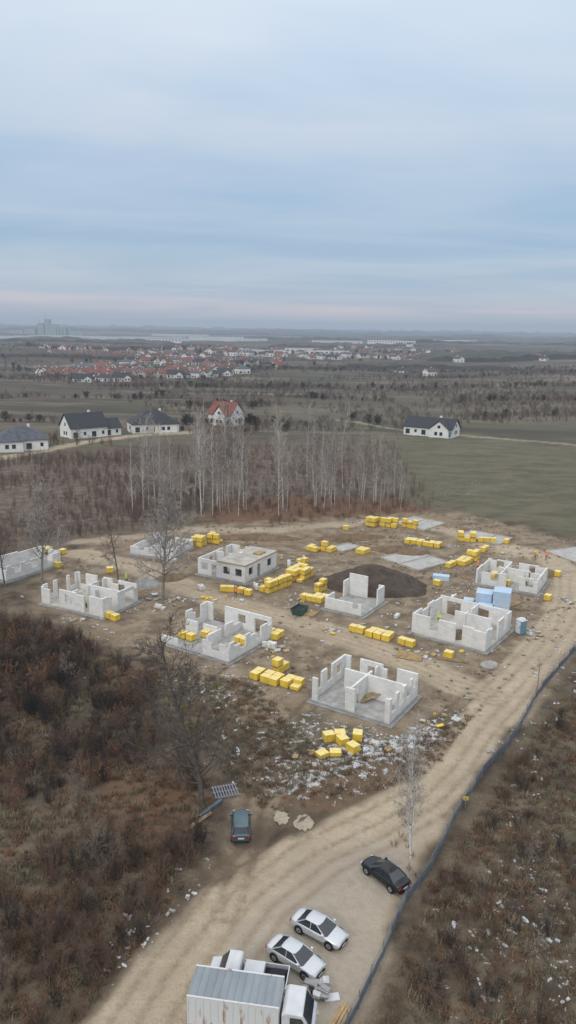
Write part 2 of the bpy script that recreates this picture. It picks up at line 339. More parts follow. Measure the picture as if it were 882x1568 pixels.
    gc=k.mix(k.mr(n5,.4,.6),(.10,.097,.058),(.15,.13,.088));gc=k.mix(k.mr(n3,.5,.7,0,.5),gc,(.085,.085,.045));gc=k.mix(k.mr(n2,.5,.7,0,.5),gc,(.14,.115,.08))
    c=k.mix(k.math('MULTIPLY',gr,k.mr(n2,.2,.5,.6,.95)),c,gc)
    c=k.mix(k.math('MULTIPLY',le,k.mr(n3,.3,.55)),c,k.mix(k.mr(n4,.4,.6),(.13,.065,.04),(.22,.125,.07)))
    mc=k.mix(k.mr(n2,.38,.62),(.145,.108,.073),(.31,.245,.17));mc=k.mix(k.mr(n3,.5,.66,0,.7),mc,(.14,.105,.075));mc=k.mix(k.mr(n5,.5,.65,0,.6),mc,(.27,.20,.125));mc=k.mix(k.mr(n4,.62,.72,0,.6),mc,(.45,.42,.37))
    c=k.mix(k.math('MULTIPLY',mu,k.mr(n3,.2,.45,.55,1.)),c,mc)
    sc=k.mix(k.mr(n2,.3,.7),(.39,.31,.215),(.51,.425,.31));sc=k.mix(k.mr(n3,.45,.75,0,.5),sc,(.30,.235,.16));sc=k.mix(k.mr(n4,.5,.68,0,.6),sc,(.27,.215,.15));sc=k.mix(k.mr(n5,.5,.68,0,.55),sc,(.31,.255,.19))
    sc=k.mix(k.math('MULTIPLY',pk,.55),sc,k.mix(k.mr(n3,.35,.65),(.30,.265,.22),(.42,.38,.32)))
    sc=k.mix(k.math('MULTIPLY',rt_,k.mr(n3,.3,.6,.15,.75)),sc,(.24,.18,.12))
    c=k.mix(sa,c,sc)
    c=k.mix(k.math('MULTIPLY',k.math('MULTIPLY',rt_,k.math('SUBTRACT',1.,sa)),.6),c,(.12,.085,.055))
    sm=k.math('ADD',k.math('MULTIPLY',sn,.27),k.math('ADD',k.math('MULTIPLY',n3,.75),k.math('MULTIPLY',n4,.25)));snf=k.math('MULTIPLY',k.mr(sm,.67,.715),k.mr(sn,.05,.3,0,.85))
    c=k.mix(snf,c,(.55,.56,.57))
    k.l(c,p.inputs['Base Color'])
    b=k.n('ShaderNodeBump');b.inputs['Strength'].default_value=.8;b.inputs['Distance'].default_value=.25;k.l(k.math('ADD',n3,k.math('MULTIPLY',n4,.4)),b.inputs['Height']);k.l(b.outputs[0],p.inputs['Normal'])
    me.materials.append(m);o=bpy.data.objects.new('ground',me);COL.objects.link(o)
ground()
# ------------------------------------------------------------------ unfinished houses
T=.25;Z0=.3
def pieces(a,b,h,ops,R,jag):
    out=[];s=a
    for o0,o1,sl,hd in sorted(ops):
        out.append((s,o0,Z0,h));
        if sl>Z0:out.append((o0,o1,Z0,sl))
        if hd<h:out.append((o0,o1,hd,h))
        s=o1
    out.append((s,b,Z0,h));res=[]
    for s0,s1,z0,z1 in out:
        if s1-s0<.05:continue
        if z1>=h-.01 and z0<=Z0+.01 and jag>0 and s1-s0>1.2 and R.random()<jag:
            c=s0+(s1-s0)*R.uniform(.3,.7);res.append((s0,c,z0,z1));res.append((c,s1,z0,z1-.24*R.choice((1,2,3))))
        elif z1>=h-.01 and z0<=Z0+.01 and jag>0 and R.random()<jag*.5:res.append((s0,s1,z0,z1-.24*R.choice((1,2))))
        else:res.append((s0,s1,z0,z1))
    return res
def bhouse(L,F,R_,walls,h=3.1,jag=.4,seed=1,extra=None,slabm=None,pad=.5,b=None,lint=.5):
    L=Vector(L);F=Vector(F);Rr=Vector(R_);u=(F-L);a=u.length;u/=a;v=Vector((-u.y,u.x));b=b or (Rr-F).dot(v)
    rot=math.atan2(u.y,u.x);E=empty('unfinished_block_house',L.x,L.y,0,rot);R=random.Random(seed)
    m=MB();m.box(-pad,-pad,-.6,a+pad,b+pad,.12,CONC2);m.obj('foundation_footing',E)
    m=MB();m.box(-.06,-.06,.121,a+.06,b+.06,Z0-.003,slabm or CONC);m.obj('floor_slab',E)
    m=MB()
    for w in walls:
        kind,pos,s0,s1,ops=w[:5];hh=w[5] if len(w)>5 else h
        pos=pos*(b-T) if kind=='x' else pos*(a-T)
        LL=a if kind=='x' else b
        s0_,s1_=s0*LL,s1*LL
        if kind=='y':
            s0_=max(s0_,T+.002);s1_=min(s1_,b-T-.002)
        elif 0<w[1]<1: s0_=max(s0_,T+.002);s1_=min(s1_,a-T-.002)
        ops=[(LL*o[0],LL*o[0]+o[1],Z0+o[2],Z0+(2.2 if o[3]>8 and hh>2.55 and R.random()<lint else o[3])) for o in ops]
        for p0,p1,z0,z1 in pieces(s0_,s1_,hh,ops,R,jag):
            if kind=='x':m.box(p0,pos,z0,p1,pos+T,z1,BLOCK)
            else:m.box(pos+.003*(0<w[1]<1),p0,z0,pos+T,p1,z1-.004,BLOCK)
    m.obj('block_walls',E)
    if extra:extra(E,a,b)
    return E,a,b
W=(1.3,.9,9);D=(1.0,0,9);Wl=(1.3,.9,2.2);Dl=(1.,0,2.2);BW=(2.2,0,9)
def ops(*l): return [(p,)+k for p,k in l]
def ex1(E,a,b):
    m=MB();R=random.Random(4)
    for i in range(5):
        M=Matrix.Translation((a*.45+i*.22,b*.3,Z0+.05+i*.01))@Matrix.Rotation(rad(60+R.uniform(-12,12)),4,'Z')@Matrix.Rotation(rad(-18),4,'Y');m.box(0,0,0,3.2,.16,.05,PLANK,M)
    m.obj('leaning_planks',E)
bhouse((3.1,79.5),(11.4,74.3),(16.5,80.4),[('x',0,0,.07,[]),('x',0,.44,.56,[]),('x',0,.94,1,[]),
 ('y',0,0,1,ops((.08,W),(.4,W),(.7,W))),('y',1,0,1,ops((.07,W),(.32,W),(.58,W),(.8,W))),
 ('x',1,0,1,ops((.1,W),(.34,D),(.6,W))),('y',.5,0,.9,ops((.18,Dl),(.7,D))),('x',.55,.5,1,ops((.1,D),))],extra=ex1,seed=3,jag=.1,slabm=CONC,lint=.15)
bhouse((17.9,100.3),(26.8,93.9),(32,102.1),[('x',0,0,1,ops((.25,W),(.6,D))),('y',1,0,1,ops((.25,BW),(.7,W))),('y',0,0,1,ops((.15,W),(.5,D))),('x',1,0,1,ops((.1,BW),(.5,BW))),('x',.5,.4,.9,[]),('y',.55,.45,.95,ops((.6,D),))],seed=5,jag=.2,slabm=SCREED)
bhouse((32.2,122.2),(41.2,117.1),(46.1,123.5),[('x',0,.1,1,ops((.25,W),(.5,BW),(.8,W))),('y',1,0,1,ops((.2,W),(.6,W))),('y',0,0,1,ops((.3,W),)),('x',1,0,1,ops((.15,W),(.4,W),(.7,D))),('y',.4,0,1,ops((.3,D),)),('x',.5,.4,1,ops((.7,D),))],seed=8,jag=.35,h=2.7)
bhouse((5.9,109.3),(11.3,105.9),(15.5,112.5),[('x',0,0,.98,[(.75,.9,.9,9)],2.0),('x',.99,0,.55,[],3.9),('y',1,.7,1,[],2.9),('y',0,0,.35,[],2.1),('y',0,.75,1,[],3.0),('x',1,.85,1,[],2.9)],seed=9,jag=0,slabm=CONC)
def ex5(E,a,b):
    m=MB();m.box(a*.42,-.12,3.11,a+.1,b+.1,3.33,PLANK,None,SCREED);m.obj('ceiling_slab',E)
    m=MB();m.box(a*.62,b*.35,3.332,a*.68,b*.42,4.1,BLOCK)
    m.box(a*.75,b*.6,3.333,a*.9,b*.8,3.6,PLANK);m.obj('chimney_stub',E)
bhouse((-15.6,125.1),(-7.1,120.3),(-1.2,131.5),[('x',0,0,1,ops((.08,Wl),(.3,Dl),(.55,Wl),(.8,Wl))),('y',1,0,1,ops((.12,Wl),(.38,Dl),(.7,Wl))),('y',0,0,1,ops((.3,W),(.7,W))),('x',1,0,1,ops((.2,W),(.6,W))),('y',.4,0,1,ops((.3,D),)),('x',.5,0,1,ops((.2,D),(.7,D)))],seed=11,jag=0,extra=ex5,b=10.5)
bhouse((-37.9,109.6),(-27,103.9),(-23.5,111.1),[('x',0,.3,1,ops((.4,W),(.7,D))),('x',0,0,.14,[],2.9),('y',1,0,1,ops((.25,W),(.62,BW))),('y',0,0,1,ops((.15,W),(.4,BW),(.75,W))),('x',1,0,1,ops((.05,W),(.35,W),(.7,W))),('y',.5,0,1,ops((.3,D),(.75,D))),('x',.5,.5,1,ops((.6,D),))],seed=13,jag=.25,slabm=SCREED)
bhouse((-17,95.5),(-7.3,89.3),(-2.8,98.3),[('x',0,0,.25,[],1.5),('x',0,.62,1,ops((.75,W),),2.4),('y',1,0,1,ops((.25,W),(.6,W)),2.7),('y',0,.5,1,ops((.7,W),)),('x',1,0,1,ops((.1,BW),(.5,W),(.75,BW))),('y',.55,.2,.95,ops((.5,D),),2.2),('x',.5,0,.5,ops((.2,D),),2.0)],seed=15,jag=.4,slabm=CONC)
bhouse((-52.1,122.6),(-47,119.4),(-42.8,130.5),[('x',0,0,1,ops((.4,W),)),('y',1,0,1,ops((.15,W),(.45,W),(.75,W))),('y',0,0,1,[]),('x',1,0,1,ops((.3,W),))],seed=17,jag=.3,h=2.7)
bhouse((-29.7,136.1),(-21.5,133.2),(-19,141.9),[('x',0,0,1,ops((.2,W),(.6,BW)),1.8),('y',1,0,1,ops((.3,W),),1.9),('y',0,0,1,[],1.7),('x',1,0,1,ops((.3,BW),),2.2),('y',.5,0,1,ops((.3,D),),2.)],seed=19,jag=.6,h=2.)
def slab(L,F,R_,div):
    L=Vector(L);F=Vector(F);Rr=Vector(R_);u=F-L;a=u.length;u/=a;b=(Rr-F).dot(Vector((-u.y,u.x)))
    E=empty('concrete_foundation',L.x,L.y,0,math.atan2(u.y,u.x));m=MB()
    for s,e in zip(div[:-1],div[1:]):m.box(s*a+.15,.15,-.3,e*a-.15,b-.15,.17,CONC2,None,mat('pale_screed',(.46,.45,.42),.8,(.34,.33,.31),.5))
    m.obj('screed_bays',E);m=MB();w=.13
    m.box(0,0,-.3,a,w,.32,SCREED);m.box(0,b-w,-.3,a,b,.32,SCREED)
    for d in div:m.box(min(d*a,a-w),w+.002,-.3,min(d*a,a-w)+w,b-w-.002,.318,SCREED)
    m.obj('foundation_walls',E)
slab((17.6,136.5),(23.6,128.9),(30.2,134.3),(0,.5,1));slab((23.3,163),(29.6,157.2),(35.8,163.2),(0,.4,1));slab((35.8,152.8),(43.1,146.8),(48.8,150.5),(0,.6,1));slab((51,142.6),(54.2,135.5),(62,141),(0,1));slab((8.4,142.5),(10.8,140),(14.3,143.8),(0,1))
# ------------------------------------------------------------------ yellow block pallets
def pallets(x,y,rot,nx,ny,nz,seed,name='yellow_block_pallet_stack',mess=.15,drop=.25):
    R=random.Random(seed);E=empty(name,x,y,hz(x,y),rad(rot+R.uniform(-5,5)));m=MB();pw=MB()
    for i in range(nx):
        for j in range(ny):
            top=nz if R.random()>drop else max(1,nz-1)
            for k in range(top):
                cx=(i-nx/2+.5)*1.22+R.uniform(-.06,.06)*(1+mess*4);cy=(j-ny/2+.5)*1.05+R.uniform(-.05,.05)*(1+mess*4);z=k*1.0
                M=Matrix.Translation((cx,cy,z))@Matrix.Rotation(R.uniform(-.05,.05)*(1+mess*7),4,'Z')
                pw.box(-.55,-.48,-.1,.55,.48,.13,WOOD,M)
                hh=.98 if R.random()>mess*.5 or k<top-1 else .55;tp=.5+R.uniform(-.02,.0)
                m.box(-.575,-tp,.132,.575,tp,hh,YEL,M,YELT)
    m.obj('film_wrapped_blocks',E,bevel=.05);pw.obj('wooden_pallets',E);return E
A1=55;A2=-33
for a in [(18.7,161,A2,2,2,2,1),(22.4,160.3,A2,3,2,2,2),(26.8,159.6,A2,3,1,2,3),(27.4,146,-24,6,2,1,4),(37,149.6,-10,3,2,2,5),(41,149,-10,3,1,1,6),(44.8,148.3,A1,1,1,2,7),(30.1,131.9,A1,2,1,1,8),(33,134,A1,3,2,1,9),(35.3,136.6,A1,2,2,2,10),
 (5.1,141,A2,2,2,1,11),(8,140.8,A2,2,2,2,12),(14.6,139.8,A1,2,2,1,13),(-1.8,118.7,A1,5,2,2,14),(2.2,124,A1,4,3,2,15),(-17.6,143,-20,2,2,2,16),(-14.6,145.6,-20,2,2,2,17),(-26.3,145.3,A2,2,1,1,18),(3.3,113.2,A1,1,2,1,19),(5.2,112.8,A1,2,2,1,20),(5.6,117.6,A1,2,1,2,21),
 (-6.8,115.5,A2,2,1,1,22),(-1.8,98.3,A2,2,2,1,23),(-3.4,85.6,A2,1,2,1,24),(-1.6,84.4,A2,2,2,1,25),(.9,83.3,A2,2,2,1,26),(-.6,87.4,A1,2,1,2,27),(10.2,100.4,A2,2,1,1,29),(13.2,98.6,A2,3,2,1,30),(16.6,96,A2,2,1,1,31),
 (-25.7,103.9,A2,2,1,1,32),(-44.6,133.6,A1,1,2,2,33),(-42.5,136,A1,1,1,1,34),(42.3,114.9,A1,1,1,1,35),(-9.8,116.6,0,2,1,1,36),(-41,128,A2,1,1,1,37),(36.3,125.9,A1,2,1,1,38),
 (48.3,127.5,A1,1,1,1,71),(25.5,121.5,A2,1,1,1,72),(2.8,133.2,A1,1,2,1,73),(-31,125.5,10,1,1,1,74),(39,142.5,A1,2,1,1,75),(12.6,157,0,1,1,1,76),(-8.5,137,A1,1,2,1,77),(21.5,92.2,A2,1,1,1,78)]:
    pallets(*a)
for a in [(-13.6,96.4,A2,2,1,1,40),(-10.6,96.6,A2,2,1,1,41),(-6,95.2,A1,1,2,1,42),(37.4,121.2,A2,1,1,1,43)]:
    e=pallets(*a);e.location.z=Z0
for a in [(5.1,71.4,20,2,1,1,50),(6.4,69.6,-50,2,1,1,51),(4.3,68.2,10,2,1,1,52),(7.8,71.2,60,1,1,1,53)]:
    pallets(*a,mess=1)
# unwrapped white block stacks
for x,y,nx,ny,nz,sd_ in((-4.6,117.6,3,2,3,1),(.6,129.5,3,2,4,2),(-13.4,117,2,3,3,3),(-18.5,108.5,3,2,2,4),(-1.2,94.6,3,3,3,5),(26.5,113.4,3,2,3,6),(39.5,128.5,3,2,3,7),(16.6,105.6,2,2,3,8),(-22,131.5,3,2,3,9),(30.6,105.4,2,3,2,10)):
    R=random.Random(sd_);m=MB()
    for i in range(nx):
        for j in range(ny):
            for q in range(nz-(R.random()<.4)):
                M=Matrix.Translation((i*.63+R.uniform(-.02,.02),j*.27+R.uniform(-.02,.02),.1+q*.245))@Matrix.Rotation(R.uniform(-.05,.05),4,'Z');m.box(0,0,0,.6,.25,.24,BLOCK,M)
    m.box(-.05,-.05,-.1,nx*.63+.05,ny*.27+.05,.09,WOOD);m.obj('white_block_stack',None,(x,y,hz(x,y)),rad(R.uniform(0,180)))
# loose items
def loose(name,x,y,n,rx,ry,seed,m_,sz=(.2,.9),zt=.2,rot=0):
    R=random.Random(seed);m=MB();z=hz(x,y)
    for i in range(n):
        M=Matrix.Translation((R.gauss(0,rx),R.gauss(0,ry),R.uniform(-.02,zt)))@Matrix.Rotation(R.random()*6.28,4,'Z')@Matrix.Rotation(R.uniform(-.35,.35),4,'X')
        a=sz[0]+(sz[1]-sz[0])*R.random()**1.8;b=a*R.uniform(.35,.9);c=R.uniform(.04,.22);mm=R.choice(m_)
        m.box(-a/2,-b/2,-.05,a/2,b/2,c,mm,M)
    return m.obj(name,None,(x,y,z),rot,bevel=.02)
WF=mat('white_film',(.58,.60,.62),.4,(.44,.46,.49),2,bump=.5)
for i,(x,y,n,rx,ry) in enumerate([(6.5,69.2,46,2.0,1.1),(9.5,70.3,14,1.6,.7),(2,66.4,8,1.8,.7),(16.4,75,14,1.5,1),(-19,112,20,2,1.2),(-12.5,112.5,24,2.5,.7),(1.5,111.5,14,1,1.5),(-.8,94,20,1,2),(-9,99.5,16,1.5,1),(20.2,93.4,18,2.5,1),(12.4,101.6,18,2.4,.8),(7,100.6,16,1.4,.8),(35.2,100.4,20,1,2),(28.6,119,22,3,1),(-3.5,121.4,14,1,1.5),(-1,136,20,2.5,1),(1.8,133.6,14,1.5,.8),(-20,126,18,1.5,2),(-33,116,12,1,1),(42,141,20,3,1),(28,152,14,3,1),(-12.8,97.6,26,1.8,1.2),(-31,103,14,1.5,.6),(38.5,126.8,14,1.5,1),(45,115,14,.8,1.6)]):
    loose('building_debris',x,y,n,rx,ry,60+i,[RUBW,CONC,WF,PLANK,YEL if i%2 else CONC],sz=(.12,.95))
def planks(name,x,y,rot,n,L,w,mm,seed=0):
    R=random.Random(seed);m=MB()
    for i in range(n):
        M=Matrix.Translation((0,(i-n/2)*w*1.1,.02+.06*(i%3)))@Matrix.Rotation(R.uniform(-.06,.06),4,'Z');m.box(-L/2,-w/2,0,L/2,w/2,.07,mm,M)
    return m.obj(name,None,(x,y,hz(x,y)+.05),rad(rot))
planks('timber_plank_pile',16.5,92.5,-25,10,3.5,.2,PLANK);planks('timber_plank_pile',3.2,107.6,-25,8,3,.22,PLANK);planks('timber_plank_pile',-7.4,57.0,50,2,3.2,.13,WOOD);planks('timber_plank_pile',22,91.5,-20,5,4,.15,WOOD)
planks('timber_plank_pile',36,113,40,6,3,.2,PLANK)
m=MB()
for i in range(9):m.box(-1.1+i*.26,-.9,.15,-1.0+i*.26,.9,.2,STEEL)
for y in(-.85,0,.8):m.box(-1.2,y-.05,0,1.25,y+.05,.148,STEEL)
m.obj('steel_grate',None,(-5.4,61.6,hz(-5.4,61.6)+.05),.3)
m=MB();m.box(-1.5,-.16,0,1.5,.16,.35,mat('blue_grey_paint',(.10,.13,.17),.6));m.obj('timber_beam',None,(-6.5,58.9,hz(-6.5,58.9)-.05),rad(55))
R_=random.Random(2)
for x,y,r in((-.2,57.9,1.0),(1.8,57.3,1.15)):
    m=MB();n=22;vs=[(math.cos(6.283*i/n)*r*R_.uniform(.7,1.1)*.75,math.sin(6.283*i/n)*r*R_.uniform(.7,1.1),0) for i in range(n)]
    m.add(vs+[(a,b,.03) for a,b,c in vs],[tuple(range(n,2*n))]+[(i,(i+1)%n,n+(i+1)%n,n+i) for i in range(n)],mat('spilled_concrete',(.40,.345,.27),.9,(.31,.25,.18),2.5));m.obj('spilled_concrete_patch',None,(x,y,hz(x,y)+.02))
# soil heaps
def heap(name,x,y,rx,ry,h,rot,m_,seed):
    n=46;g=np.linspace(-1.25,1.25,n);X,Y=np.meshgrid(g,g);r=np.sqrt(X**2+Y**2)+.22*(fbm(X*2+9,Y*2+9,seed)-.5)
    Z=h*(np.clip(1-r,0,1)**.75)*(.75+.5*fbm(X*3+5,Y*3+5,seed+3))+.35*(fbm(X*9,Y*9,seed+5)-.5)*(r<1)-.25*ss(.95,1.1,r)
    m=MB();V=np.column_stack([(X*rx).ravel(),(Y*ry).ravel(),Z.ravel()])
    m.add(V.tolist(),[(j*n+i,j*n+i+1,(j+1)*n+i+1,(j+1)*n+i) for j in range(n-1) for i in range(n-1)],m_);return m.obj(name,None,(x,y,.0),rad(rot),smooth=True)
heap('topsoil_heap',14.6,120.8,9.4,5.8,3.7,-12,SOIL,1);heap('soil_heap',28.6,106.8,4.2,2.6,1.8,-30,SOIL2,2);heap('soil_heap',-14,134,5,2.5,1.2,-20,SOIL2,3);heap('soil_heap',-20,123,3,2,.9,30,SOIL2,4);heap('soil_heap',22,141,6,2.5,1.3,-20,SOIL2,5);heap('soil_heap',44,128,5,2.5,1.2,20,SOIL2,6);heap('gravel_heap',-23.5,119.5,2.3,1.8,1.2,0,CONC2,7)
heap('soil_heap',-6,149,9,2.2,1.1,0,SOIL2,8);heap('soil_heap',13,150,8,2.2,1.2,10,SOIL2,12);heap('soil_heap',24.5,99.5,3,2,1,40,SOIL2,9);heap('gravel_heap',26.5,90.3,1.4,1,.5,40,CONC,10)
E=empty('wrapped_insulation_stack',32.4,111.6,0,rad(-20));R=random.Random(7);m=MB()
for x,y,w,d,h in((-1.3,.3,2.5,2.6,2.3),(1.4,0,2.6,2.7,3.0),(-3.6,-.3,1.6,1.4,.9),(-.9,-1.9,2.2,1.2,1.0)):
    m.box(x-w/2,y-d/2,-.1,x+w/2,y+d/2,h,BLUEF)
m.obj('film_bales',E,bevel=.22)
m=MB()
for z in(.9,1.9):m.box(.08,-1.38,z,2.72,1.37,z+.05,mat('strap_white',(.7,.72,.74),.5))
m.obj('straps',E)
m=MB();m.box(-1.4,-.7,0,1.4,.7,.9,BLUEF);m.box(-1.3,.72,0,.2,1.6,.5,WF);m.obj('wrapped_insulation_stack',None,(26.8,124.3,0),rad(-15),bevel=.15)
E=empty('portable_toilet',33.7,101,0,rad(-60));m=MB();TB=mat('toilet_blue',(.16,.30,.38),.5);TW=mat('toilet_white',(.68,.69,.70),.5)
m.box(-.56,-.56,.05,.56,.56,2.05,TB);m.obj('cabin',E,bevel=.04);m=MB();m.box(-.4,-.6,.15,.4,-.565,1.95,TW);m.box(.25,-.63,1.,.32,-.602,1.15,DARKM);m.obj('door',E)
m=MB();m.add([(-.6,-.6,2.052),(.6,-.6,2.052),(.6,.6,2.052),(-.6,.6,2.052),(-.35,-.45,2.32),(.35,-.45,2.32),(.35,.45,2.32),(-.35,.45,2.32)],[(0,1,5,4),(1,2,6,5),(2,3,7,6),(3,0,4,7),(4,5,6,7)],TW);m.tube((.45,.45,2.06),(.45,.45,2.6),.05,.05,DARKM);m.obj('roof',E)
E=empty('green_skip_container',2.0,107.2,0,rad(60));m=MB();G_=mat('green_paint',(.05,.12,.09),.5,(.03,.07,.05),2)
def frust(m,z0,z1,a0,b0,a1,b1,mm,cap=True):
    v=[(-a0,-b0,z0),(a0,-b0,z0),(a0,b0,z0),(-a0,b0,z0),(-a1,-b1,z1),(a1,-b1,z1),(a1,b1,z1),(-a1,b1,z1)];m.add(v,[(0,1,5,4),(1,2,6,5),(2,3,7,6),(3,0,4,7)]+([(4,5,6,7)] if cap else []),mm)
frust(m,0,1.1,.9,.75,1.4,.85,G_,False);frust(m,.9,.91,1.3,.8,1.3,.8,DARKM);m.obj('skip_body',E)
m=MB();m.box(-1.45,-.92,1.08,1.45,-.84,1.16,G_);m.box(-1.45,.84,1.08,1.45,.92,1.16,G_);m.obj('rim',E)
# ------------------------------------------------------------------ vehicles
def paint(name,col,met=.5):
    return mat(name,col,.28,tuple(v*.93 for v in col),1.,metal=met,spec=.6)
def wheel(m,x,y,r=.32,w=.22):
    s=1 if y>0 else -1;n=20
    m.tube((x,y-s*w/2,r),(x,y+s*w/2,r),r,r,DARKM,n);m.tube((x,y+s*w/2,r),(x,y+s*(w/2+.012),r),r*.66,r*.6,STEEL,12)
    m.tube((x,y+s*(w/2+.012),r),(x,y+s*(w/2+.02),r),r*.2,r*.18,DARKM,8)
def car(name,x,y,rot,pm,st,gh,L=4.4,rear_plate=True,sc=1.):
    E=empty(name,x,y,hz(x,y)+.02,rad(rot));E.scale=(sc,)*3;m=MB();rings=[]
    for X,hw,zb,zt in st:
        half=[(hw*.9,zb),(hw*.985,zb+.14),(hw,(zb+zt)/2),(hw*.975,zt-.14),(hw*.9,zt-.03),(hw*.55,zt+.025),(0,zt+.04)]
        full=half+[(-a,b) for a,b in half[-2::-1]];rings.append([(X,a,b) for a,b in full])
    n=len(rings[0]);V=[v for r in rings for v in r];F=[]
    for i in range(len(rings)-1):
        for j in range(n-1):F.append((i*n+j,i*n+j+1,(i+1)*n+j+1,(i+1)*n+j))
        F.append((i*n+n-1,i*n,(i+1)*n,(i+1)*n+n-1))
    F.append(tuple(range(n))[::-1]);F.append(tuple(range((len(rings)-1)*n,len(rings)*n)))
    m.add(V,F,pm);o=m.obj('body_shell',E,smooth=True);s=o.modifiers.new('s','SUBSURF');s.levels=s.render_levels=1
    a,b,c,d,z0,z1,w0,w1=gh
    def ring(xr,xf,w,z,k=.12):return [(xr,-w*.82,z),(xr+k,-w,z),(xf-k*1.6,-w,z),(xf,-w*.8,z),(xf+.05,0,z),(xf,w*.8,z),(xf-k*1.6,w,z),(xr+k,w,z),(xr,w*.82,z),(xr-.03,0,z)]
    r0=ring(a,d,w0,z0);r1=ring(b,c,w1,z1-.05);r2=ring(b+.1,c-.12,w1*.86,z1)
    g=MB();q=len(r0);g.add(r0+r1,[(i,(i+1)%q,q+(i+1)%q,q+i) for i in range(q)],GLS);g.obj('windows',E,smooth=False)
    g=MB();r1b=[(x_,y_*1.01,z_+.004) for x_,y_,z_ in r1];g.add(r1b+r2+[( (b+c)/2,0,z1+.02)],[(i,(i+1)%q,q+(i+1)%q,q+i) for i in range(q)]+[(q+i,q+(i+1)%q,2*q) for i in range(q)],pm);g.obj('roof',E,smooth=True)
    g=MB()
    for s_ in(-1,1):
        for xb,xt in((a+.1,b+.1),((a+d)/2-.05,(b+c)/2-.05),(d-.2,c-.2)):g.tube((xb,s_*w0*1.0,z0),(xt,s_*w1*1.0,z1-.045),.045,.035,pm,5)
        g.box(d-.42,s_*(w0+.13)-.09,z0+.02,d-.24,s_*(w0+.13)+.09,z0+.16,pm)
    g.obj('pillars_and_mirrors',E)
    g=MB();wb=L*.295;hw=max(s[1] for s in st)
    for X in(-wb-.03,wb+.06):
        for s_ in(-1,1):
            wheel(g,X,s_*(hw-.11));g.tube((X,s_*(hw-.02),.36),(X,s_*(hw+.004),.36),.4,.4,DARKM,18)
    g.obj('wheels',E)
    g=MB();xf=st[-1][0];xr=st[0][0];zf=st[-1][3];zr=st[0][3];wf=st[-1][1];wr=st[0][1]
    HL=mat('headlamp_glass',(.6,.62,.64),.1,spec=.8);TL=mat('tail_lamp_red',(.35,.01,.01),.25,spec=.6);PL=mat('number_plate',(.7,.7,.68),.5)
    for s_ in(-1,1):
        g.box(xf-.24,s_*wf*.8-.17,zf-.12,xf-.02,s_*wf*.8+.17,zf+.03,HL);g.box(xr-.02,s_*wr*.85-.15,zr-.24,xr+.2,s_*wr*.85+.15,zr-.05,TL)
    g.box(xf-.1,-.4,zf-.24,xf+.01,.4,zf-.1,DARKM);g.box(xf-.05,-.26,zf-.36,xf+.02,.26,zf-.25,PL);g.box(xr-.025,-.26,zr-.3,xr+.02,.26,zr-.18,PL)
    g.box(xf-.2,-wf*.9,.26,xf+.004,wf*.9,.34,DARKM);g.box(xr-.004,-wr*.9,.28,xr+.2,wr*.9,.36,DARKM);g.obj('lights_and_plates',E,bevel=.01)
SED=[(-2.22,.70,.42,.86),(-2.12,.82,.27,.97),(-1.6,.87,.2,1.0),(-.7,.89,.19,.96),(.4,.89,.19,.93),(1.0,.88,.19,.92),(1.65,.86,.2,.84),(2.08,.79,.26,.73),(2.2,.68,.36,.62)]
SGH=(-1.72,-.95,.3,1.12,.92,1.42,.80,.60)
HAT=[(-1.98,.72,.42,.95),(-1.92,.81,.28,1.02),(-1.5,.84,.2,1.02),(-.6,.86,.19,.99),(.4,.86,.19,.97),(1.0,.85,.19,.95),(1.5,.82,.2,.88),(1.85,.76,.28,.78),(1.98,.64,.36,.68)]
HGH=(-1.9,-1.55,.35,1.15,.95,1.56,.78,.62)
car('silver_sedan_car',2.7,45.0,-34.5,paint('silver_paint',(.60,.62,.64)),SED,SGH,sc=.93)
car('silver_sedan_car',1.0,42.5,-36,paint('silver_paint',(.60,.62,.64)),SED,SGH,sc=.93)
car('black_sedan_car',8.1,50.7,130,paint('black_paint',(.012,.013,.016),.2),SED,SGH,sc=.95)
car('teal_hatchback_car',-3.6,56,94,paint('teal_grey_paint',(.10,.15,.17)),HAT,HGH,L=4.0,sc=.98)
RW2=mat('rusty_white_panels',(.62,.62,.61),.6,(.34,.22,.15),1.1,stretch=(2.6,2.6,.5),lo=.33,hi=.42)
GT=mat('grey_tarpaulin',(.27,.30,.32),.55,(.20,.22,.24),.8,stretch=(1,.3,1))
def boxbody(m,L,Wd,z0,z1,side,roof,ribs=True):
    m.box(-L/2,-Wd/2,z0,L/2,Wd/2,z1,side,None,roof)
    if ribs:
        n=int(L/.45)
        for i in range(n+1):
            x=-L/2+.06+i*(L-.12)/n
            m.box(x-.03,-Wd/2+.08,z1+.001,x+.03,Wd/2-.08,z1+.03,roof)
            for s_ in(-1,1):m.box(x-.04,s_*(Wd/2+.015)-.012,z0+.1,x+.04,s_*(Wd/2+.015)+.012,z1-.1,side)
    for s_ in(-1,1):m.box(-L/2-.01,s_*(Wd/2-.03)-.05,z1+.002,L/2+.01,s_*(Wd/2-.03)+.05,z1+.06,side)
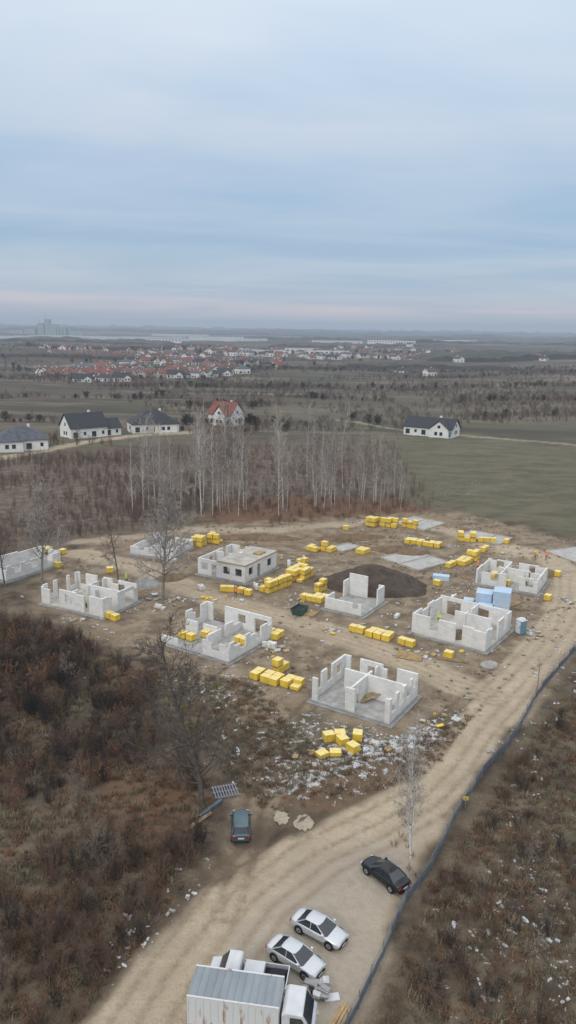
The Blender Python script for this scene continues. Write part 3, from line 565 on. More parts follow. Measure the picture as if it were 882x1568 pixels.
def truck(name,x,y,rot,L,Wd,z0,z1,side,roof,cabm,cab=True):
    E=empty(name,x,y,hz(x,y),rad(rot));m=MB();boxbody(m,L,Wd,z0,z1,side,roof);m.obj('cargo_box',E)
    m=MB();m.box(-L/2,-.45,.55,L/2+(2.1 if cab else 0),.45,z0-.01,DARKM);m.obj('chassis',E)
    m=MB()
    for X in(-L/2+1.0,-L/2+2.1,L/2+(1.1 if cab else -.9)):
        for s_ in(-1,1):wheel(m,X,s_*(Wd/2-.2),.46,.28)
    m.obj('wheels',E)
    if cab:
        c0=L/2+.15;c=MB();w=Wd/2-.08
        prof=[(c0,.6),(c0,2.45),(c0+.25,2.6),(c0+1.25,2.55),(c0+1.75,1.65),(c0+1.95,1.45),(c0+2.0,.55)]
        n=len(prof);c.add([(a,-w,b) for a,b in prof]+[(a,w,b) for a,b in prof],[tuple(range(n)),tuple(range(n,2*n))[::-1]]+[(i,n+i,n+(i+1)%n,(i+1)%n) for i in range(n)],cabm);c.obj('cab',E,bevel=.05)
        c=MB();c.add([(c0+1.29,-w*.86,2.5),(c0+1.29,w*.86,2.5),(c0+1.77,w*.9,1.7),(c0+1.77,-w*.9,1.7)],[(3,2,1,0)],GLS)
        for s_ in(-1,1):
            yy=s_*(w+.006);f=[(c0+.5,yy,1.6),(c0+1.6,yy,1.6),(c0+1.2,yy,2.35),(c0+.5,yy,2.35)];c.add(f,[(0,1,2,3) if s_<0 else (3,2,1,0)],GLS)
            c.box(c0+1.5,s_*(w+.25)-.1,1.5,c0+1.62,s_*(w+.25)+.1,2.1,DARKM);c.box(c0+1.5,s_*(w+.12)-.13,2.0,c0+1.54,s_*(w+.12)+.13,2.05,DARKM)
            c.box(c0+1.98,s_*w*.75-.17,.8,c0+2.03,s_*w*.75+.17,1.0,mat('headlamp_glass',(.6,.62,.64)))
        c.obj('cab_glass_and_mirrors',E)
WP=mat('white_vehicle_paint',(.62,.63,.64),.35,(.52,.53,.54),1.2,spec=.5)
truck('box_truck',-2.7,37.7,-8,5.6,2.3,.95,2.95,RW2,GT,WP)
E=empty('white_pickup_truck',-2.0,40.6,hz(-2,41)+.02,rad(171))
m=MB();m.box(-2.5,-.9,.65,.55,.9,.8,DARKM);m.box(-2.5,-.92,.802,-2.44,.92,1.15,WP);m.box(-2.43,-.92,.803,.5,-.86,1.15,WP);m.box(-2.43,.86,.803,.5,.92,1.15,WP);m.obj('flatbed',E)
m=MB();pr=[(.6,.5),(.6,1.75),(.75,1.85),(1.5,1.83),(2.05,1.2),(2.7,1.05),(2.8,.5)];n=len(pr);m.add([(a,-.88,b) for a,b in pr]+[(a,.88,b) for a,b in pr],[tuple(range(n)),tuple(range(n,2*n))[::-1]]+[(i,n+i,n+(i+1)%n,(i+1)%n) for i in range(n)],WP);m.obj('cab',E,bevel=.05)
m=MB();m.add([(1.54,-.78,1.83),(1.54,.78,1.83),(2.05,.82,1.25),(2.05,-.82,1.25)],[(3,2,1,0)],GLS)
for s_ in(-1,1):m.add([(.75,s_*.886,1.2),(1.9,s_*.886,1.2),(1.45,s_*.886,1.72),(.75,s_*.886,1.72)],[(0,1,2,3) if s_<0 else (3,2,1,0)],GLS)
m.obj('windows',E)
m=MB();m.box(-.9,-.75,.81,.4,.3,1.35,WP);m.box(-2.3,-.5,.81,-1.3,.75,1.2,DARKM);m.obj('cargo_boxes',E,bevel=.06)
m=MB()
for X in(-1.6,1.9):
    for s_ in(-1,1):wheel(m,X,s_*.8,.34)
m.obj('wheels',E)
loose('white_building_materials',2.4,40.1,9,.45,.4,1,[WF,WP,CONC],sz=(.4,1.1),zt=.5)
planks('timber_plank_pile',3.6,38.2,60,4,2.2,.18,PLANK)
# ------------------------------------------------------------------ workers
def worker(x,y,rot,jcol,pose,z=0):
    E=empty('construction_worker',x,y,z if z else hz(x,y),rad(rot));b=pose
    v=[(0,0,.95),(0,b*.12,1.2),(0,b*.25,1.45),(0,b*.3,1.55),(0,b*.36,1.68),(-.1,0,.9),(-.12,.1,.5),(-.12,-.02,.08),(-.12,.1,.04),(.1,0,.9),(.13,-.08,.5),(.14,-.2,.08),(.14,-.08,.04),
      (-.2,b*.25,1.42),(-.27,b*.3+.03,1.15),(-.22,b*.3+.22,.95),(.2,b*.25,1.42),(.28,b*.3,1.15),(.25,b*.3+.15,.92),(-.21,b*.3+.3,.9),(.25,b*.3+.22,.86)]
    e=[(0,1),(1,2),(2,3),(3,4),(0,5),(5,6),(6,7),(7,8),(0,9),(9,10),(10,11),(11,12),(2,13),(13,14),(14,15),(2,16),(16,17),(17,18),(15,19),(18,20)]
    r=[.15,.15,.16,.06,.1,.1,.075,.05,.045,.1,.075,.05,.045,.075,.055,.04,.075,.055,.04,.035,.035]
    me=bpy.data.meshes.new('body');me.from_pydata(v,e,[]);o=bpy.data.objects.new('body',me);COL.objects.link(o);o.parent=E
    sk=o.modifiers.new('skin','SKIN')
    for i,q in enumerate(me.skin_vertices[0].data):q.radius=(r[i],r[i]*.85)
    me.skin_vertices[0].data[0].use_root=True
    s=o.modifiers.new('s','SUBSURF');s.levels=s.render_levels=1
    nm='worker_clothes_'+('orange' if jcol[1]<.3 else 'lime');
    if nm not in MATS:
        mm=bpy.data.materials.new(nm);t=nt(mm);k=N(t);o2=k.n('ShaderNodeOutputMaterial');p=k.n('ShaderNodeBsdfPrincipled');k.l(p.outputs[0],o2.inputs[0]);tc=k.n('ShaderNodeTexCoord').outputs['Object'];sp=k.n('ShaderNodeSeparateXYZ');k.l(tc,sp.inputs[0])
        cr=k.n('ShaderNodeValToRGB');k.l(k.math('MULTIPLY',sp.outputs[2],.5),cr.inputs[0]);cr.color_ramp.interpolation='CONSTANT';E_=cr.color_ramp.elements;E_[0].color=(.02,.02,.02,1);E_[1].position=.06;E_[1].color=(.04,.05,.08,1)
        for po,cc in((.44,jcol),(.56,(.5,.5,.48)),(.59,jcol),(.765,(.45,.28,.2))):
            q=E_.new(po);q.color=cc+(1,)
        k.l(cr.outputs[0],p.inputs['Base Color']);p.inputs['Roughness'].default_value=.8;MATS[nm]=mm
    me.materials.append(MATS[nm])
    m=MB();n=10
    rr=[(.13,0),(.125,.05),(.09,.1),(.03,.125)];vs=[(math.cos(6.283*i/n)*a,b*.36+math.sin(6.283*i/n)*a*1.1,1.72+c) for a,c in rr for i in range(n)]
    m.add(vs,[(q*n+i,q*n+(i+1)%n,(q+1)*n+(i+1)%n,(q+1)*n+i) for q in range(3) for i in range(n)]+[tuple(range(3*n,4*n))],TW);m.box(-.1,b*.36+.1,1.715,.1,b*.36+.2,1.73,TW);m.obj('safety_helmet',E,smooth=True)
LI=(.55,.8,.05);OR=(.85,.16,.02)
for a in((-27,120,60,LI,.1),(47,136.8,20,OR,.1),(47.6,137.6,200,LI,.0),(49.3,137,-30,OR,.6),(40.6,120.9,90,LI,.2,.3),(34.6,130,0,OR,.3),(-30.5,107.6,120,LI,.4,.3),(-8.2,114.2,10,OR,.2),(22.6,104.5,150,LI,.3)):worker(*a)
# ------------------------------------------------------------------ fence, post
def polysample(P,step):
    out=[];c=0
    for (ax,ay),(bx,by) in zip(P[:-1],P[1:]):
        L=math.hypot(bx-ax,by-ay);n=max(1,round(L/step))
        for i in range(n):out.append((ax+(bx-ax)*i/n,ay+(by-ay)*i/n))
    out.append(P[-1]);return out
pts=polysample(FENCE,2.2);E=empty('site_fence',0,0,0);pm=MB();wm=MB();tm=MB();R=random.Random(5)
TARP=mat('blue_grey_mesh_sheet',(.11,.135,.18),.8,(.06,.075,.10),.8)
for i,(x,y) in enumerate(pts):
    z=hz(x,y);pm.tube((x,y,z-.3),(x,y,z+1.5),.04,.035,STEEL,5)
    if i:
        x0,y0=pts[i-1];za=hz(x0,y0)
        for h in np.arange(.15,1.5,.17):wm.tube((x0,y0,za+h),(x,y,z+h),.010,.010,STEEL,3)
        n=9
        for j in range(1,n):
            t=j/n;wm.tube((x0+(x-x0)*t,y0+(y-y0)*t,za+(z-za)*t+.1),(x0+(x-x0)*t,y0+(y-y0)*t,za+(z-za)*t+1.48),.009,.009,STEEL,3)
        dx,dy=(y-y0)/2.2*.03,-(x-x0)/2.2*.03;hh=R.uniform(.5,1.05);sg=.12*R.random()
        tm.add([(x0+dx,y0+dy,za-.1),((x0+x)/2+dx,(y0+y)/2+dy,(z+za)/2-.1),(x+dx,y+dy,z-.1),(x+dx,y+dy,z+hh),((x0+x)/2+dx*3,(y0+y)/2+dy*3,(z+za)/2+hh-sg),(x0+dx,y0+dy,za+hh)],[(0,1,4,5),(1,2,3,4)],TARP)
pm.obj('posts',E);wm.obj('wire_mesh',E);tm.obj('sheeting',E)
m=MB();x,y=30.3,82.8;z=hz(x,y);m.tube((0,0,-.5),(0,0,3.9),.07,.05,WOOD,8);m.box(-.35,-.04,3.5,.35,.04,3.62,WOOD);m.obj('wooden_post',None,(x,y,z),.3)
E=empty('yellow_marker_post',16.5,60,hz(16.5,60));m=MB();m.tube((0,0,-.2),(0,0,1.0),.06,.06,STEEL);m.box(-.25,-.03,.75,.25,.03,1.1,YEL);m.obj('post_and_plate',E)
# ------------------------------------------------------------------ trees
BT=[BIRCHB,TWIG];BP=[BIRCHB,PALET]
bir=[tree('birch_a',1,21,.16,BT,nb=28,rmin=.018),tree('birch_b',2,22,.15,BP,nb=26,an=.6,rmin=.018),tree('birch_c',3,19,.13,BT,nb=24,an=.65,st=.35,rmin=.018),tree('birch_d',4,20,.17,BP,nb=26,an=.6,rmin=.018)]
R=random.Random(11);k=0
BC=[(-36,166),(-27,164),(-16,164),(0,167),(14,171),(28,176),(36,186),(24,205),(-10,208),(-38,195)]
q=inpoly(BC,300,5,.42,.1)
for x,y,z in q:
    if k>=76:break
    if y>185 and R.random()<.5:continue
    s=R.choice([R.uniform(.4,.7),R.uniform(.7,1.0),R.uniform(.9,1.16)])*(1.02-.22*(x>18))*(.85 if x<-24 else 1);o=place(R.choice(bir),'birch_tree',x,y,R.random()*6.3,(s*.95,s*.95,s));k+=1
place(tree('big_birch',31,19.5,.3,[LB,PT],nb=44,an=.8,ll=.36,sub=(8,7),st=.18,rmin=.03),'bare_birch_tree',-19.5,111.9)
place(tree('t2',32,16.5,.24,[LB,PT],nb=36,an=.8,ll=.36,sub=(7,6),st=.22,rmin=.03),'bare_birch_tree',-41.1,119.7)
place(tree('t3',33,15,.16,[GREYB,TWIG],nb=22,an=.6,ll=.26,rmin=.02,st=.3),'bare_tree',-27.3,116.1)
place(tree('t4',34,12,.18,[GREYB,TWIG],nb=26,an=.8,ll=.36,rmin=.022),'bare_tree',-46.9,118.4)
place(bir[2],'birch_tree',-40.7,127.5,1,.6)
place(tree('t5',35,17.5,.33,[GREYB,mat('dark_grey_twigs',(.15,.12,.10),.95,(.10,.08,.065),.5)],nb=44,an=1.0,ll=.36,sub=(9,7),st=.12,rmin=.014,wob=.05),'bare_tree',-7.2,59.3)
place(tree('t6',36,12,.14,BP,nb=34,an=.6,ll=.3,sub=(7,6),st=.15,rmin=.011),'birch_tree',10.5,53.1)
R=random.Random(5);tv=[v.co.copy() for v in bpy.data.meshes['t5'].vertices if 8<v.co.z<15 and 0.8<math.hypot(v.co.x,v.co.y)<3.2];m=MB()
for i in range(6):
    c=R.choice(tv);rr_=R.uniform(.25,.42)
    for j in range(110):
        d=Vector((R.gauss(0,1),R.gauss(0,1),R.gauss(0,1))).normalized()*rr_*R.random()**.4+c;a=Vector((R.gauss(0,1),R.gauss(0,1),R.gauss(0,1))).normalized();b2=a.orthogonal();q=.05
        m.add([d-a*q-b2*q*.5,d+a*q-b2*q*.5,d+a*q+b2*q*.5,d-a*q+b2*q*.5],[(0,1,2,3)],mat('mistletoe_leaves',(.14,.15,.05),.8))
m.obj('mistletoe_clumps',None,(-7.2,59.3,hz(-7.2,59.3)))
def bush(name,seed,H,n,m1,spread=.7,sub=(6,4),r=.03,rmin=.008,leaf=None,nl=0,ls=.08):
    R=random.Random(seed);segs=[]
    cfg=dict(ns=(4,3,2),up=(.15,.1,.0),wob=(.12,.2,.3),rmin=rmin,mi=(0,0,0),nb=sub,st=(.15,.1),an=(.6,.7),ll=(.45,.5),rr=(.6,.6),shape=lambda t:1.1-.6*t)
    for i in range(n):
        az=R.random()*6.283;d=np.array([math.cos(az)*spread*R.random(),math.sin(az)*spread*R.random(),1]);d/=np.linalg.norm(d)
        limb(R,segs,(math.cos(az)*.15*H*R.random(),math.sin(az)*.15*H*R.random(),0),d,H*R.uniform(.6,1.05),r,0,2,cfg)
    me=segmesh(name,segs,[m1]+([leaf] if leaf else []))
    if nl:
        m=MB();m.v=[tuple(v.co) for v in me.vertices];m.f=[tuple(p.vertices) for p in me.polygons];m.m=[0]*len(m.f);m.mats=[m1]
        for i in range(nl):
            s=R.choice(segs);c=Vector(s[1]);a=Vector((R.gauss(0,1),R.gauss(0,1),R.gauss(0,1))).normalized();b=a.orthogonal().normalized();q=ls*R.uniform(.6,1.4)
            m.add([c-a*q-b*q*.6,c+a*q-b*q*.6,c+a*q+b*q*.6,c-a*q+b*q*.6],[(0,1,2,3)],leaf)
        me=m.mesh(name)
    return me
def tuft(name,seed,H,n,m1,w=.02,sp=.5):
    R=random.Random(seed);m=MB()
    for i in range(n):
        az=R.random()*6.283;x,y=R.gauss(0,.22),R.gauss(0,.22);t=R.uniform(.2,sp);h=H*R.uniform(.5,1.1)
        dx,dy=math.cos(az),math.sin(az);px,py=-dy*w,dx*w
        m.add([(x-px,y-py,0),(x+px,y+py,0),(x+dx*t*h*.5+px*.7,y+dy*t*h*.5+py*.7,h*.6),(x+dx*t*h*.5-px*.7,y+dy*t*h*.5-py*.7,h*.6),(x+dx*t*h*1.2,y+dy*t*h*1.2,h*.95)],[(0,1,2,3),(3,2,4)],m1)
    return m.mesh(name)
B_=[bush('bu1',1,2.6,8,BRN),bush('bu2',2,2.2,7,BRN,.9),bush('bu3',3,3.4,6,PURP,.45),bush('bu4',4,2.4,9,DRKS,.8,(7,5)),bush('bu5',5,1.2,9,RUST,1.2,(4,3),.015),bush('bu6',6,2.0,7,BRN,.8,leaf=RUST,nl=200,ls=.05),bush('bu7',7,1.0,10,PURP,1.4,(4,3),.012),bush('bu8',8,5.0,4,PURP,.25,(9,4),.035,.009),bush('bu9',9,4.6,4,BRN,.35,(9,4),.04,.009)]
tf=[tuft('tf1',1,.55,34,STRAW,.026),tuft('tf2',2,.4,34,STRAW,.03,.9),tuft('tf3',3,.35,30,RUST,.035,1.2),tuft('tf4',4,.7,28,BRN,.015,.6)]
rg=np.random.RandomState(3)
def sca(name,poly,n,seed,kinds,srcs,lo,hi,thr=None,fs=.08,excl=()):
    p=inpoly(poly,n,seed,thr,fs,excl);return scatter(name,p,rg.uniform(lo,hi,n),rg.choice(kinds,n),srcs,seed)
sca('bare_scrub_thicket',V1,1500,21,[0,0,1,2,3,5,6,1],B_,.4,1.1,.45,.12)
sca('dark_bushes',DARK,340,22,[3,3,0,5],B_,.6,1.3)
sca('bramble_scrub',V2,1000,23,[0,1,4,6,1,6,3],B_,.3,.85,.44,.15)
sca('young_sapling_thicket',V3,1700,24,[7,8,2,7],B_,.3,.75,.36,.05)
sca('birch_undergrowth',V4,750,25,[7,8,2,8],B_,.35,.8)
sca('edge_undergrowth',LEAF,120,29,[4,5,6],B_,.5,1.)
sca('dry_grass',V1,4500,26,[0,1,2,2,3],tf,.6,1.4)
sca('dry_grass',V2,4700,27,[0,1,1,2,3],tf,.5,1.3)
sca('weeds_on_site',SITE,1300,28,[0,1,3],tf,.3,.8,.55,.1)
VERGE=[(-3,60),(0,59),(8,62),(14,65),(22,78),(13,71),(3,70),(-4,84),(-10,86),(-20,92),(-14,80)]
sca('verge_weeds',VERGE,1500,31,[0,1,2,3],tf,.4,1.1);sca('verge_bushes',[(11,50),(9,54),(11.5,62),(13,63),(10.5,56)],16,33,[4,6],B_,.3,.6)
RR=random.Random(41);sm=[tree('st%d'%i,70+i,6.5,.07,[GREYB,[PALET,TWIG,BRN][i]],nb=18,an=.7,ll=.4,sub=(5,4),st=.15,rmin=.008) for i in range(3)]
for x,y in((-14,50),(-18,58),(-12,62),(-22,70),(-11,76),(-26,82),(-33,92),(-16,88),(-40,98),(20,52),(26,62),(34,78),(17,42),(-13,41),(-9.5,66),(14.5,47)):
    place(RR.choice(sm),'small_bare_tree',x,y,RR.random()*6,RR.uniform(.55,1.0)*(.7 if x>0 else 1))
for x,y,r,sc_ in((9.3,40.6,40,.8),(10.4,41.8,100,.65),(17,48,10,.7),(21,55,200,.8)):
    o=place(B_[2],'fallen_branches',x,y,0,sc_);o.rotation_euler=(rad(78),0,rad(r));o.location.z+=.3
rb=[]
for s in range(4):
    R=random.Random(s);m=MB();
    for i in range(3):
        M=Matrix.Translation((R.gauss(0,.12),R.gauss(0,.12),.02))@Matrix.Rotation(R.random()*6,4,'Z')@Matrix.Rotation(R.uniform(-.4,.4),4,'X');a=R.uniform(.04,.15);m.box(-a,-a*.6,0,a,a*.6,a*.7,[WF,RUBW,CONC][s%3],M)
    rb.append(m.mesh('rb%d'%s))
P=[]
for cx,cy,sx,sy,n in((20,46,4,4,36),(-9.6,43,1,2.5,26),(-7.4,48.5,.8,2,10),(6,67,5,2,30),(24,67,3,5,16),(38,93,3,5,24),(-9,83,4,3,40),(10,115,20,14,170),(-15,105,14,9,110),(30,100,10,14,90),(12,72,5,1,30),(40,135,12,10,70),(-4,70,2,4,24)):
    for i in range(n):
        x,y=cx+rg.randn()*sx,cy+rg.randn()*sy;P.append((x,y))
P=np.array(P);P=P[sdist(LOT,P[:,0],P[:,1])<0];P=P[pldist(INNER,P[:,0],P[:,1])[0]>2.6];P=np.column_stack([P,height(P[:,0],P[:,1])])
scatter('rubble_and_litter',P,rg.uniform(.5,1.6,len(P)),rg.choice(4,len(P)),rb,4)
# ------------------------------------------------------------------ finished houses
def dwell(name,x,y,rot,w,d,hw,hr,roofm,hip=0,wallm=None,wing=None,nw=4,ch=True,merged=False):
    wallm=wallm or WHT;wm=MB();rm=MB();gm=MB()
    def blk(cx,cy,w,d,hw,hr,hip,al='x'):
        M=Matrix.Translation((cx,cy,0))@(Matrix.Rotation(math.pi/2,4,'Z') if al=='y' else Matrix())
        wm.box(-w/2,-d/2,-1.5,w/2,d/2,hw,wallm,M);ov=.5;s=hip*d/2
        v=[(-w/2-ov,-d/2-ov,hw-.15),(w/2+ov,-d/2-ov,hw-.15),(w/2+ov,d/2+ov,hw-.15),(-w/2-ov,d/2+ov,hw-.15),(-w/2-ov+s*1.1,0,hw+hr),(w/2+ov-s*1.1,0,hw+hr)]
        v2=[(a,b,c-.18) for a,b,c in v]
        rm.add([M@Vector(q) for q in v+v2],[(0,1,5,4),(2,3,4,5),(3,0,4),(1,2,5),(6,9,8,7),(0,6,7,1),(1,7,8,2),(2,8,9,3),(3,9,6,0)] if hip else [(0,1,5,4),(2,3,4,5),(7,6,10,11),(9,8,11,10),(0,6,7,1),(2,8,9,3),(0,4,10,6),(4,3,9,10),(1,7,11,5),(5,11,8,2)],roofm)
        if not hip:
            for s_ in(-1,1):
                X=s_*w/2;wm.add([M@Vector(q) for q in((X,-d/2,hw),(X,d/2,hw),(X,0,hw+hr*(d/2)/(d/2+ov)-.1))],[(0,1,2) if s_>0 else (2,1,0)],wallm)
        n=max(2,int(w/3.5))
        for i in range(n):
            xx=-w/2+w*(i+.5)/n;big=(i%2==0)
            for s_ in(-1,1):gm.box(xx-(.9 if big else .5),s_*(d/2+.02)-.03,.25 if big else 1.,xx+(.9 if big else .5),s_*(d/2+.02)+.03,2.3,GLS,M)
        for s_ in(-1,1):
            gm.box(s_*(w/2+.02)-.03,-1.6,.9,s_*(w/2+.02)+.03,-.4,2.3,GLS,M);gm.box(s_*(w/2+.02)-.03,.6,.9,s_*(w/2+.02)+.03,1.8,2.3,GLS,M)
            if not hip and hr>2.8:gm.box(s_*(w/2+.02)-.03,-.6,hw+.4,s_*(w/2+.02)+.03,.6,hw+1.6,GLS,M)
    blk(0,0,w,d,hw,hr,hip)
    if wing:blk(*wing)
    if ch:
        wm.box(w*.15,.4,hw,w*.15+.8,1.2,hw+hr+.7,wallm)
    if merged:
        m=MB()
        for q in(wm,rm,gm):
            for i,f in enumerate(q.f):m.add([q.v[a] for a in f],[tuple(range(len(f)))],q.mats[q.m[i]])
        return m.mesh(name)
    E=empty(name,x,y,hz(x,y)+.3,rad(rot));wm.obj('walls',E);rm.obj('roof',E);gm.obj('windows_and_door',E);return E
dwell('white_house_with_black_roof',-81,295,38,15,11,4,5.2,ROOFD,wing=(10,-1,7,8,3.2,3.4,0,'x'))
dwell('white_house_with_hip_roof',-57,313,22,19,13,3.6,4.6,ROOFD,hip=1,wing=(4,-3,9,9,3.6,4,1,'y'))
dwell('white_house_with_grey_hip_roof',-94,261,25,17,12,3.6,3.8,ROOFG,hip=1,wing=(-4,-4,8,8,3.6,3,1,'y'))
dwell('red_roofed_house',-28.6,341,-35,13,10,4.4,5.4,ROOFR,wing=(2,-4,7,7,4.4,4.2,0,'y'))
dwell('white_bungalow_with_dark_roof',60,316,-30,21,10,3.4,3.8,ROOFD,wing=(6,-4,9,8,3.4,3.6,0,'y'))
vt=[dwell('v1',0,0,0,12,9,3.2,3.8,ROOFR,merged=True),dwell('v2',0,0,0,11,9,4.5,3.6,ROOFR,merged=True,wallm=mat('cream_render',(.48,.44,.36),.9)),dwell('v3',0,0,0,13,9,3.2,3,ROOFD,hip=1,merged=True),dwell('v4',0,0,0,14,9,3.3,3.8,ROOFD,merged=True,wing=(4,-3,7,6,3,2.6,0,'y')),dwell('v5',0,0,0,12,10,5,2.8,ROOFG,hip=1,merged=True),dwell('v6',0,0,0,12,9,4.8,3.5,mat('brown_roof_tiles',(.12,.07,.05),.8),merged=True)]
for x,y,r,t in((-170.5,622,20,3),(-156.8,643,-25,2),(-140.9,638,15,3),(-103.4,684,5,3),(-95,700,-10,2),(-61.8,726,-12,3),(-72,722,30,2),(-46,738,25,4),(143,782,30,5),(-80,770,0,1),(120,830,0,2)):
    place(vt[t],'distant_house',x,y,rad(r))
R=random.Random(77);cnt=0
while cnt<430:
    y=math.exp(R.uniform(math.log(690),math.log(1700)));u=R.random()**1.15*1.05-.42;x=u*y*.78
    if y<950 and x>-90+(y-690)*.6:continue
    if x>y*.22 and R.random()<.85:continue
    if x>-.0 and y<1100:continue
    if fbm(np.array([x/140]),np.array([y/110]),91)[0]<.42:continue
    left=x<-.05*y;t=R.choice([0,0,1,1,5,5,4,2] if left else [0,5,3,4,2,1]);s=R.uniform(.8,1.15);place(vt[t],'distant_house',x,y,R.random()*3.14,s);cnt+=1
for x,y,w,d,h,rm_,r in((-30,1150,42,22,9,ROOFG,4),(52,1270,90,18,8,ROOFR,-4),(20,1420,60,25,9,ROOFG,0),(-330,1900,120,50,8,ROOFG,4),(300,2300,140,50,10,ROOFG,-5),(-250,2600,180,60,9,ROOFG,0),(620,3000,200,60,12,ROOFG,0),(150,2500,160,60,9,ROOFG,3),(-600,4200,300,80,14,ROOFG,0)):
    m=MB();m.box(-w/2,-d/2,-3,w/2,d/2,h,WHT,None,rm_);m.box(-w/2-.3,-d/2-.3,h+.01,w/2+.3,d/2+.3,h+.5,WHT,None,rm_)
    for i in range(int(w/8)):m.box(-w/2+3+i*8,-d/2-.15,h*.5,-w/2+7+i*8,-d/2-.02,h*.75,GLS)
    m.obj('warehouse_building',None,(x,y,hz(x,y)),rad(r))
m=MB();GH=mat('greenhouse_glazing',(.30,.33,.35),.6,(.2,.22,.23),.02,spec=.1)
for j in range(8):
    y=j*85
    for i in range(3):
        x0=-900+i*290+(j%3)*22
        m.add([(x0,y,-4),(x0+240,y,-4),(x0+240,y,5),(x0,y,5),(x0,y+18,8.5),(x0+240,y+18,8.5),(x0+240,y+36,5),(x0,y+36,5),(x0,y+36,-4),(x0+240,y+36,-4)],[(0,1,2,3),(3,2,5,4),(4,5,6,7),(7,6,9,8)],GH)
m.obj('greenhouse_complex',None,(-70,2150,hz(-500,2400)+2),rad(-4))
E=empty('industrial_plant',-1120,3500,hz(-1120,3500));IP=mat('pale_green_cladding',(.32,.38,.36),.7,(.25,.3,.29),.05);m=MB()
for x,w,h in((-60,50,26),(-10,28,52),(20,22,70),(48,36,48),(95,50,30),(-120,60,18),(150,60,16)):
    m.box(x-w/2,-15,-6,x+w/2,15+w*.1,h,IP)
for i in range(4):m.tube((60+i*14,-24,0),(60+i*14,-24,36),6.5,6.5,IP,12)
m.tube((8,5,60),(8,5,95),1.6,1.2,IP,6);m.tube((-20,5,50),(-20,5,72),1.2,1.,IP,6);m.obj('silos_and_towers',E)
FB=mat('distant_woodland',(.06,.058,.04),.95,(.035,.036,.028),.02);FB2=mat('distant_bare_woodland',(.095,.075,.06),.95,(.06,.05,.04),.03)
def belt(name,x0,x1,y,dy,depth,h,m_,seed,step):
    R=random.Random(seed);n=int((x1-x0)/step);m=MB();rows=[]
    for f,hh in((0,0),(.02,.75),(.25,1.),(.6,1.05),(.95,.9),(1,0)):
        xs=[];zs=[];ysl=[]
        for i in range(n+1):
            t=i/n;x=x0+(x1-x0)*t;en=min(1,t*12,(1-t)*12)
            zs.append((h*hh*(.55+.65*vn(np.array([x/(step*2.2)]),np.array([f*9.]),seed)[0]+.25*R.random())*en) if hh else -4)
            xs.append(x+R.uniform(-.3,.3)*step);ysl.append(y+dy*math.sin(t*5+seed)+f*depth+R.uniform(-.1,.1)*step)
        gz=height(np.array(xs),np.array(ysl));rows.append([(a,b,c+g) for a,b,c,g in zip(xs,ysl,zs,gz)])
    V=[v for r in rows for v in r];N1=n+1
    m.add(V,[(j*N1+i,j*N1+i+1,(j+1)*N1+i+1,(j+1)*N1+i) for j in range(5) for i in range(n)],m_);return m.obj(name,None)
bl=[(-5000,7000,9000,200,600,44,40,FB),(-800,4200,6500,200,500,34,30,FB),(-3500,-300,7000,150,400,30,30,FB),(-2600,900,5200,120,300,22,24,FB),(400,2600,4200,100,300,20,20,FB),(-900,500,4800,100,260,17,20,FB),(-2000,-1300,3300,60,160,12,15,FB2),(100,1500,3100,60,250,14,14,FB2),(-300,300,2900,40,120,12,12,FB2),(250,1250,2300,60,250,13,12,FB),(-800,-250,1800,30,70,9,9,FB2),(-60,420,1800,30,90,10,9,FB2),(280,900,1500,40,180,11,8,FB2),(-500,-120,1350,20,50,8,7,FB2),(180,640,1150,30,130,10,7,FB),(60,300,1000,20,40,7,6,FB2),(-400,0,1000,14,22,6,5,FB2)]
for i,a in enumerate(bl):belt('distant_forest_belt',a[0],a[1],a[2],a[3],a[4],a[5],a[7],i+3,a[6])
mid=[tree('m1',51,9,.14,[GREYB,TWIG],nb=16,an=.9,ll=.42,sub=(5,4),st=.15,rmin=.03),tree('m2',52,8,.14,[GREYB,BRN],nb=16,an=.9,ll=.45,sub=(5,4),st=.12,rmin=.035),bush('m3',53,5,7,BRN,.7,(6,4),.06,.03),bush('m4',54,6,6,PURP,.5,(6,4),.06,.03),bush('m5',55,6,8,DRKS,.6,(6,4),.07,.035,leaf=OLIVE,nl=500,ls=.3)]
P=[];rr=random.Random(9)
def line(x0,y0,x1,y1,n,w):
    for i in range(n):
        t=rr.random();P.append((x0+(x1-x0)*t+rr.gauss(0,w),y0+(y1-y0)*t+rr.gauss(0,w*.6)))
for a in((-50,335,-5,345,90,4),(-40,310,30,330,70,5),(-55,400,-10,430,90,7),(-130,560,40,600,300,7),(-20,480,60,470,110,5),(100,470,330,560,300,6),(60,600,330,680,340,9),(-320,640,-60,660,260,6),(-250,760,60,800,300,9),(-90,330,-130,330,30,3),(-100,270,-60,270,16,3),(20,360,60,345,24,3),(40,335,85,330,16,2),(90,380,190,420,110,4),(-190,430,-60,470,110,4),(-400,800,300,960,400,14),(0,900,500,1050,500,16),(120,720,420,800,300,10)):line(*a)
P=np.array(P);P=np.column_stack([P,height(P[:,0],P[:,1])-.1]);scatter('hedgerow_trees',P,rg.uniform(.3,.85,len(P)),rg.choice([0,1,2,2,3,3,2,4],len(P)),mid,6)
MIDP=[(-70,375),(-160,560),(-330,700),(-60,800),(420,1000),(560,1000),(330,560),(160,385),(70,345)]
p=inpoly(MIDP,4800,61,.47,.018);scatter('heath_scrub',p,rg.uniform(.25,.65,len(p)),rg.choice([2,3,2,3,1],len(p)),mid,62)
p=inpoly([(-560,700),(-620,1600),(420,1600),(160,1050),(-60,760)],1500,63,.42,.012);scatter('village_trees',p,rg.uniform(.55,1.2,len(p)),rg.choice([0,1,2,3,4],len(p)),mid,64)
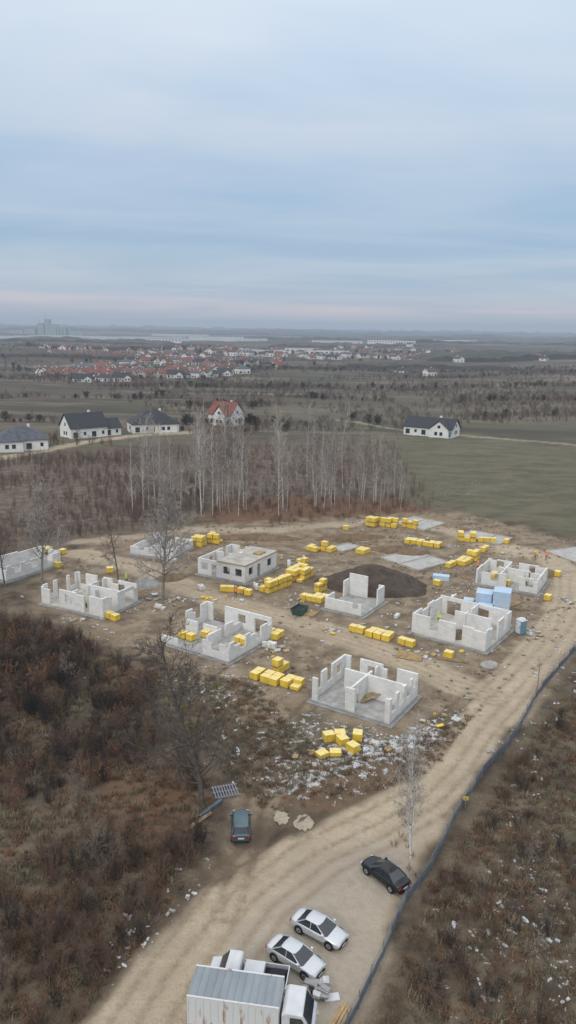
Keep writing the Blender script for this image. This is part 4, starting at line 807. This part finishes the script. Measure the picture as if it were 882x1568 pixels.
# ------------------------------------------------------------------ world, sun, emissive haze
w=bpy.data.worlds.new('World');scene.world=w;w.use_nodes=True;t=w.node_tree;t.nodes.clear();k=N(t)
o=k.n('ShaderNodeOutputWorld');bg=k.n('ShaderNodeBackground');k.l(bg.outputs[0],o.inputs[0]);bg.inputs[1].default_value=.1
sky=k.n('ShaderNodeTexSky');sky.sky_type='NISHITA';sky.sun_disc=False;sky.sun_elevation=rad(32);sky.sun_rotation=rad(215)
tc=k.n('ShaderNodeTexCoord').outputs['Generated'];s=k.n('ShaderNodeSeparateXYZ');k.l(tc,s.inputs[0]);z=k.math('MAXIMUM',s.outputs[2],0.)
zz=k.math('ADD',z,.09);cb=k.n('ShaderNodeCombineXYZ');k.l(k.math('DIVIDE',s.outputs[0],zz),cb.inputs[0]);k.l(k.math('DIVIDE',s.outputs[1],zz),cb.inputs[1])
cr=k.n('ShaderNodeValToRGB');k.l(z,cr.inputs[0]);E=cr.color_ramp.elements
st=[(0,(.54,.58,.66)),(.012,(.66,.68,.74)),(.026,(.70,.67,.73)),(.042,(.50,.60,.72)),(.09,(.41,.56,.72)),(.16,(.44,.59,.76)),(.22,(.53,.66,.81)),(.30,(.62,.75,.89)),(.37,(.72,.84,.96)),(.6,(1.18,1.23,1.29)),(1,(1.48,1.53,1.6))]
E[0].color=st[0][1]+(1,);E[1].position=1;E[1].color=st[-1][1]+(1,)
for p_,c_ in st[1:-1]:
    e=E.new(p_);e.color=c_+(1,)
n1=k.noise(k.mapping(cb.outputs[0],(.35,.5,1)),1,5,.5,.6);n2=k.noise(k.mapping(cb.outputs[0],(.16,.35,1),(0,0,.2)),2.2,4,.5,.4)
c=k.mix(k.mr(n1,.40,.62,0,.8),cr.outputs[0],k.mix(1.,cr.outputs[0],(1.3,1.14,1.06),'MULTIPLY'));c=k.mix(k.mr(n2,.46,.64,0,.85),c,k.mix(1.,c,(.73,.855,.955),'MULTIPLY'))
c=k.mix(1.,c,(10,10,10),'MULTIPLY');c=k.mix(.08,c,sky.outputs[0]);k.l(c,bg.inputs[0])
sl=bpy.data.lights.new('sun','SUN');sl.energy=1.0;sl.angle=rad(14);sl.color=(1,.95,.88);so=bpy.data.objects.new('sun',sl);COL.objects.link(so)
sd=Vector((math.sin(rad(215)),math.cos(rad(215)),math.tan(rad(32))));so.rotation_euler=sd.to_track_quat('Z','Y').to_euler()
m=bpy.data.materials.new('glowing_haze');t=nt(m);k=N(t);o=k.n('ShaderNodeOutputMaterial');v=k.n('ShaderNodeVolumeAbsorption');v.inputs['Color'].default_value=(0,0,0,1);v.inputs['Density'].default_value=.0002
em=k.n('ShaderNodeEmission');em.inputs[0].default_value=(.345,.415,.515,1);em.inputs[1].default_value=.0002;ad=k.n('ShaderNodeAddShader');k.l(v.outputs[0],ad.inputs[0]);k.l(em.outputs[0],ad.inputs[1]);k.l(ad.outputs[0],o.inputs['Volume'])  # haze veil is the volume's own added glow plus absorption, no light scattering
b=MB();b.box(-14000,-300,-40,14000,14000,160,m);b.obj('emissive_haze_volume',None)
# ------------------------------------------------------------------ camera
cam=bpy.data.cameras.new('camera');cam.sensor_fit='VERTICAL';cam.sensor_height=24;cam.lens=24*1150/1568;cam.clip_end=100000;cam.clip_start=.5
co=bpy.data.objects.new('camera',cam);COL.objects.link(co)
co.matrix_world=Matrix.Translation((0,0,42))@(Matrix.Rotation(rad(90-13.68),4,'X')@Matrix.Rotation(rad(.9),4,'Z'));scene.camera=co
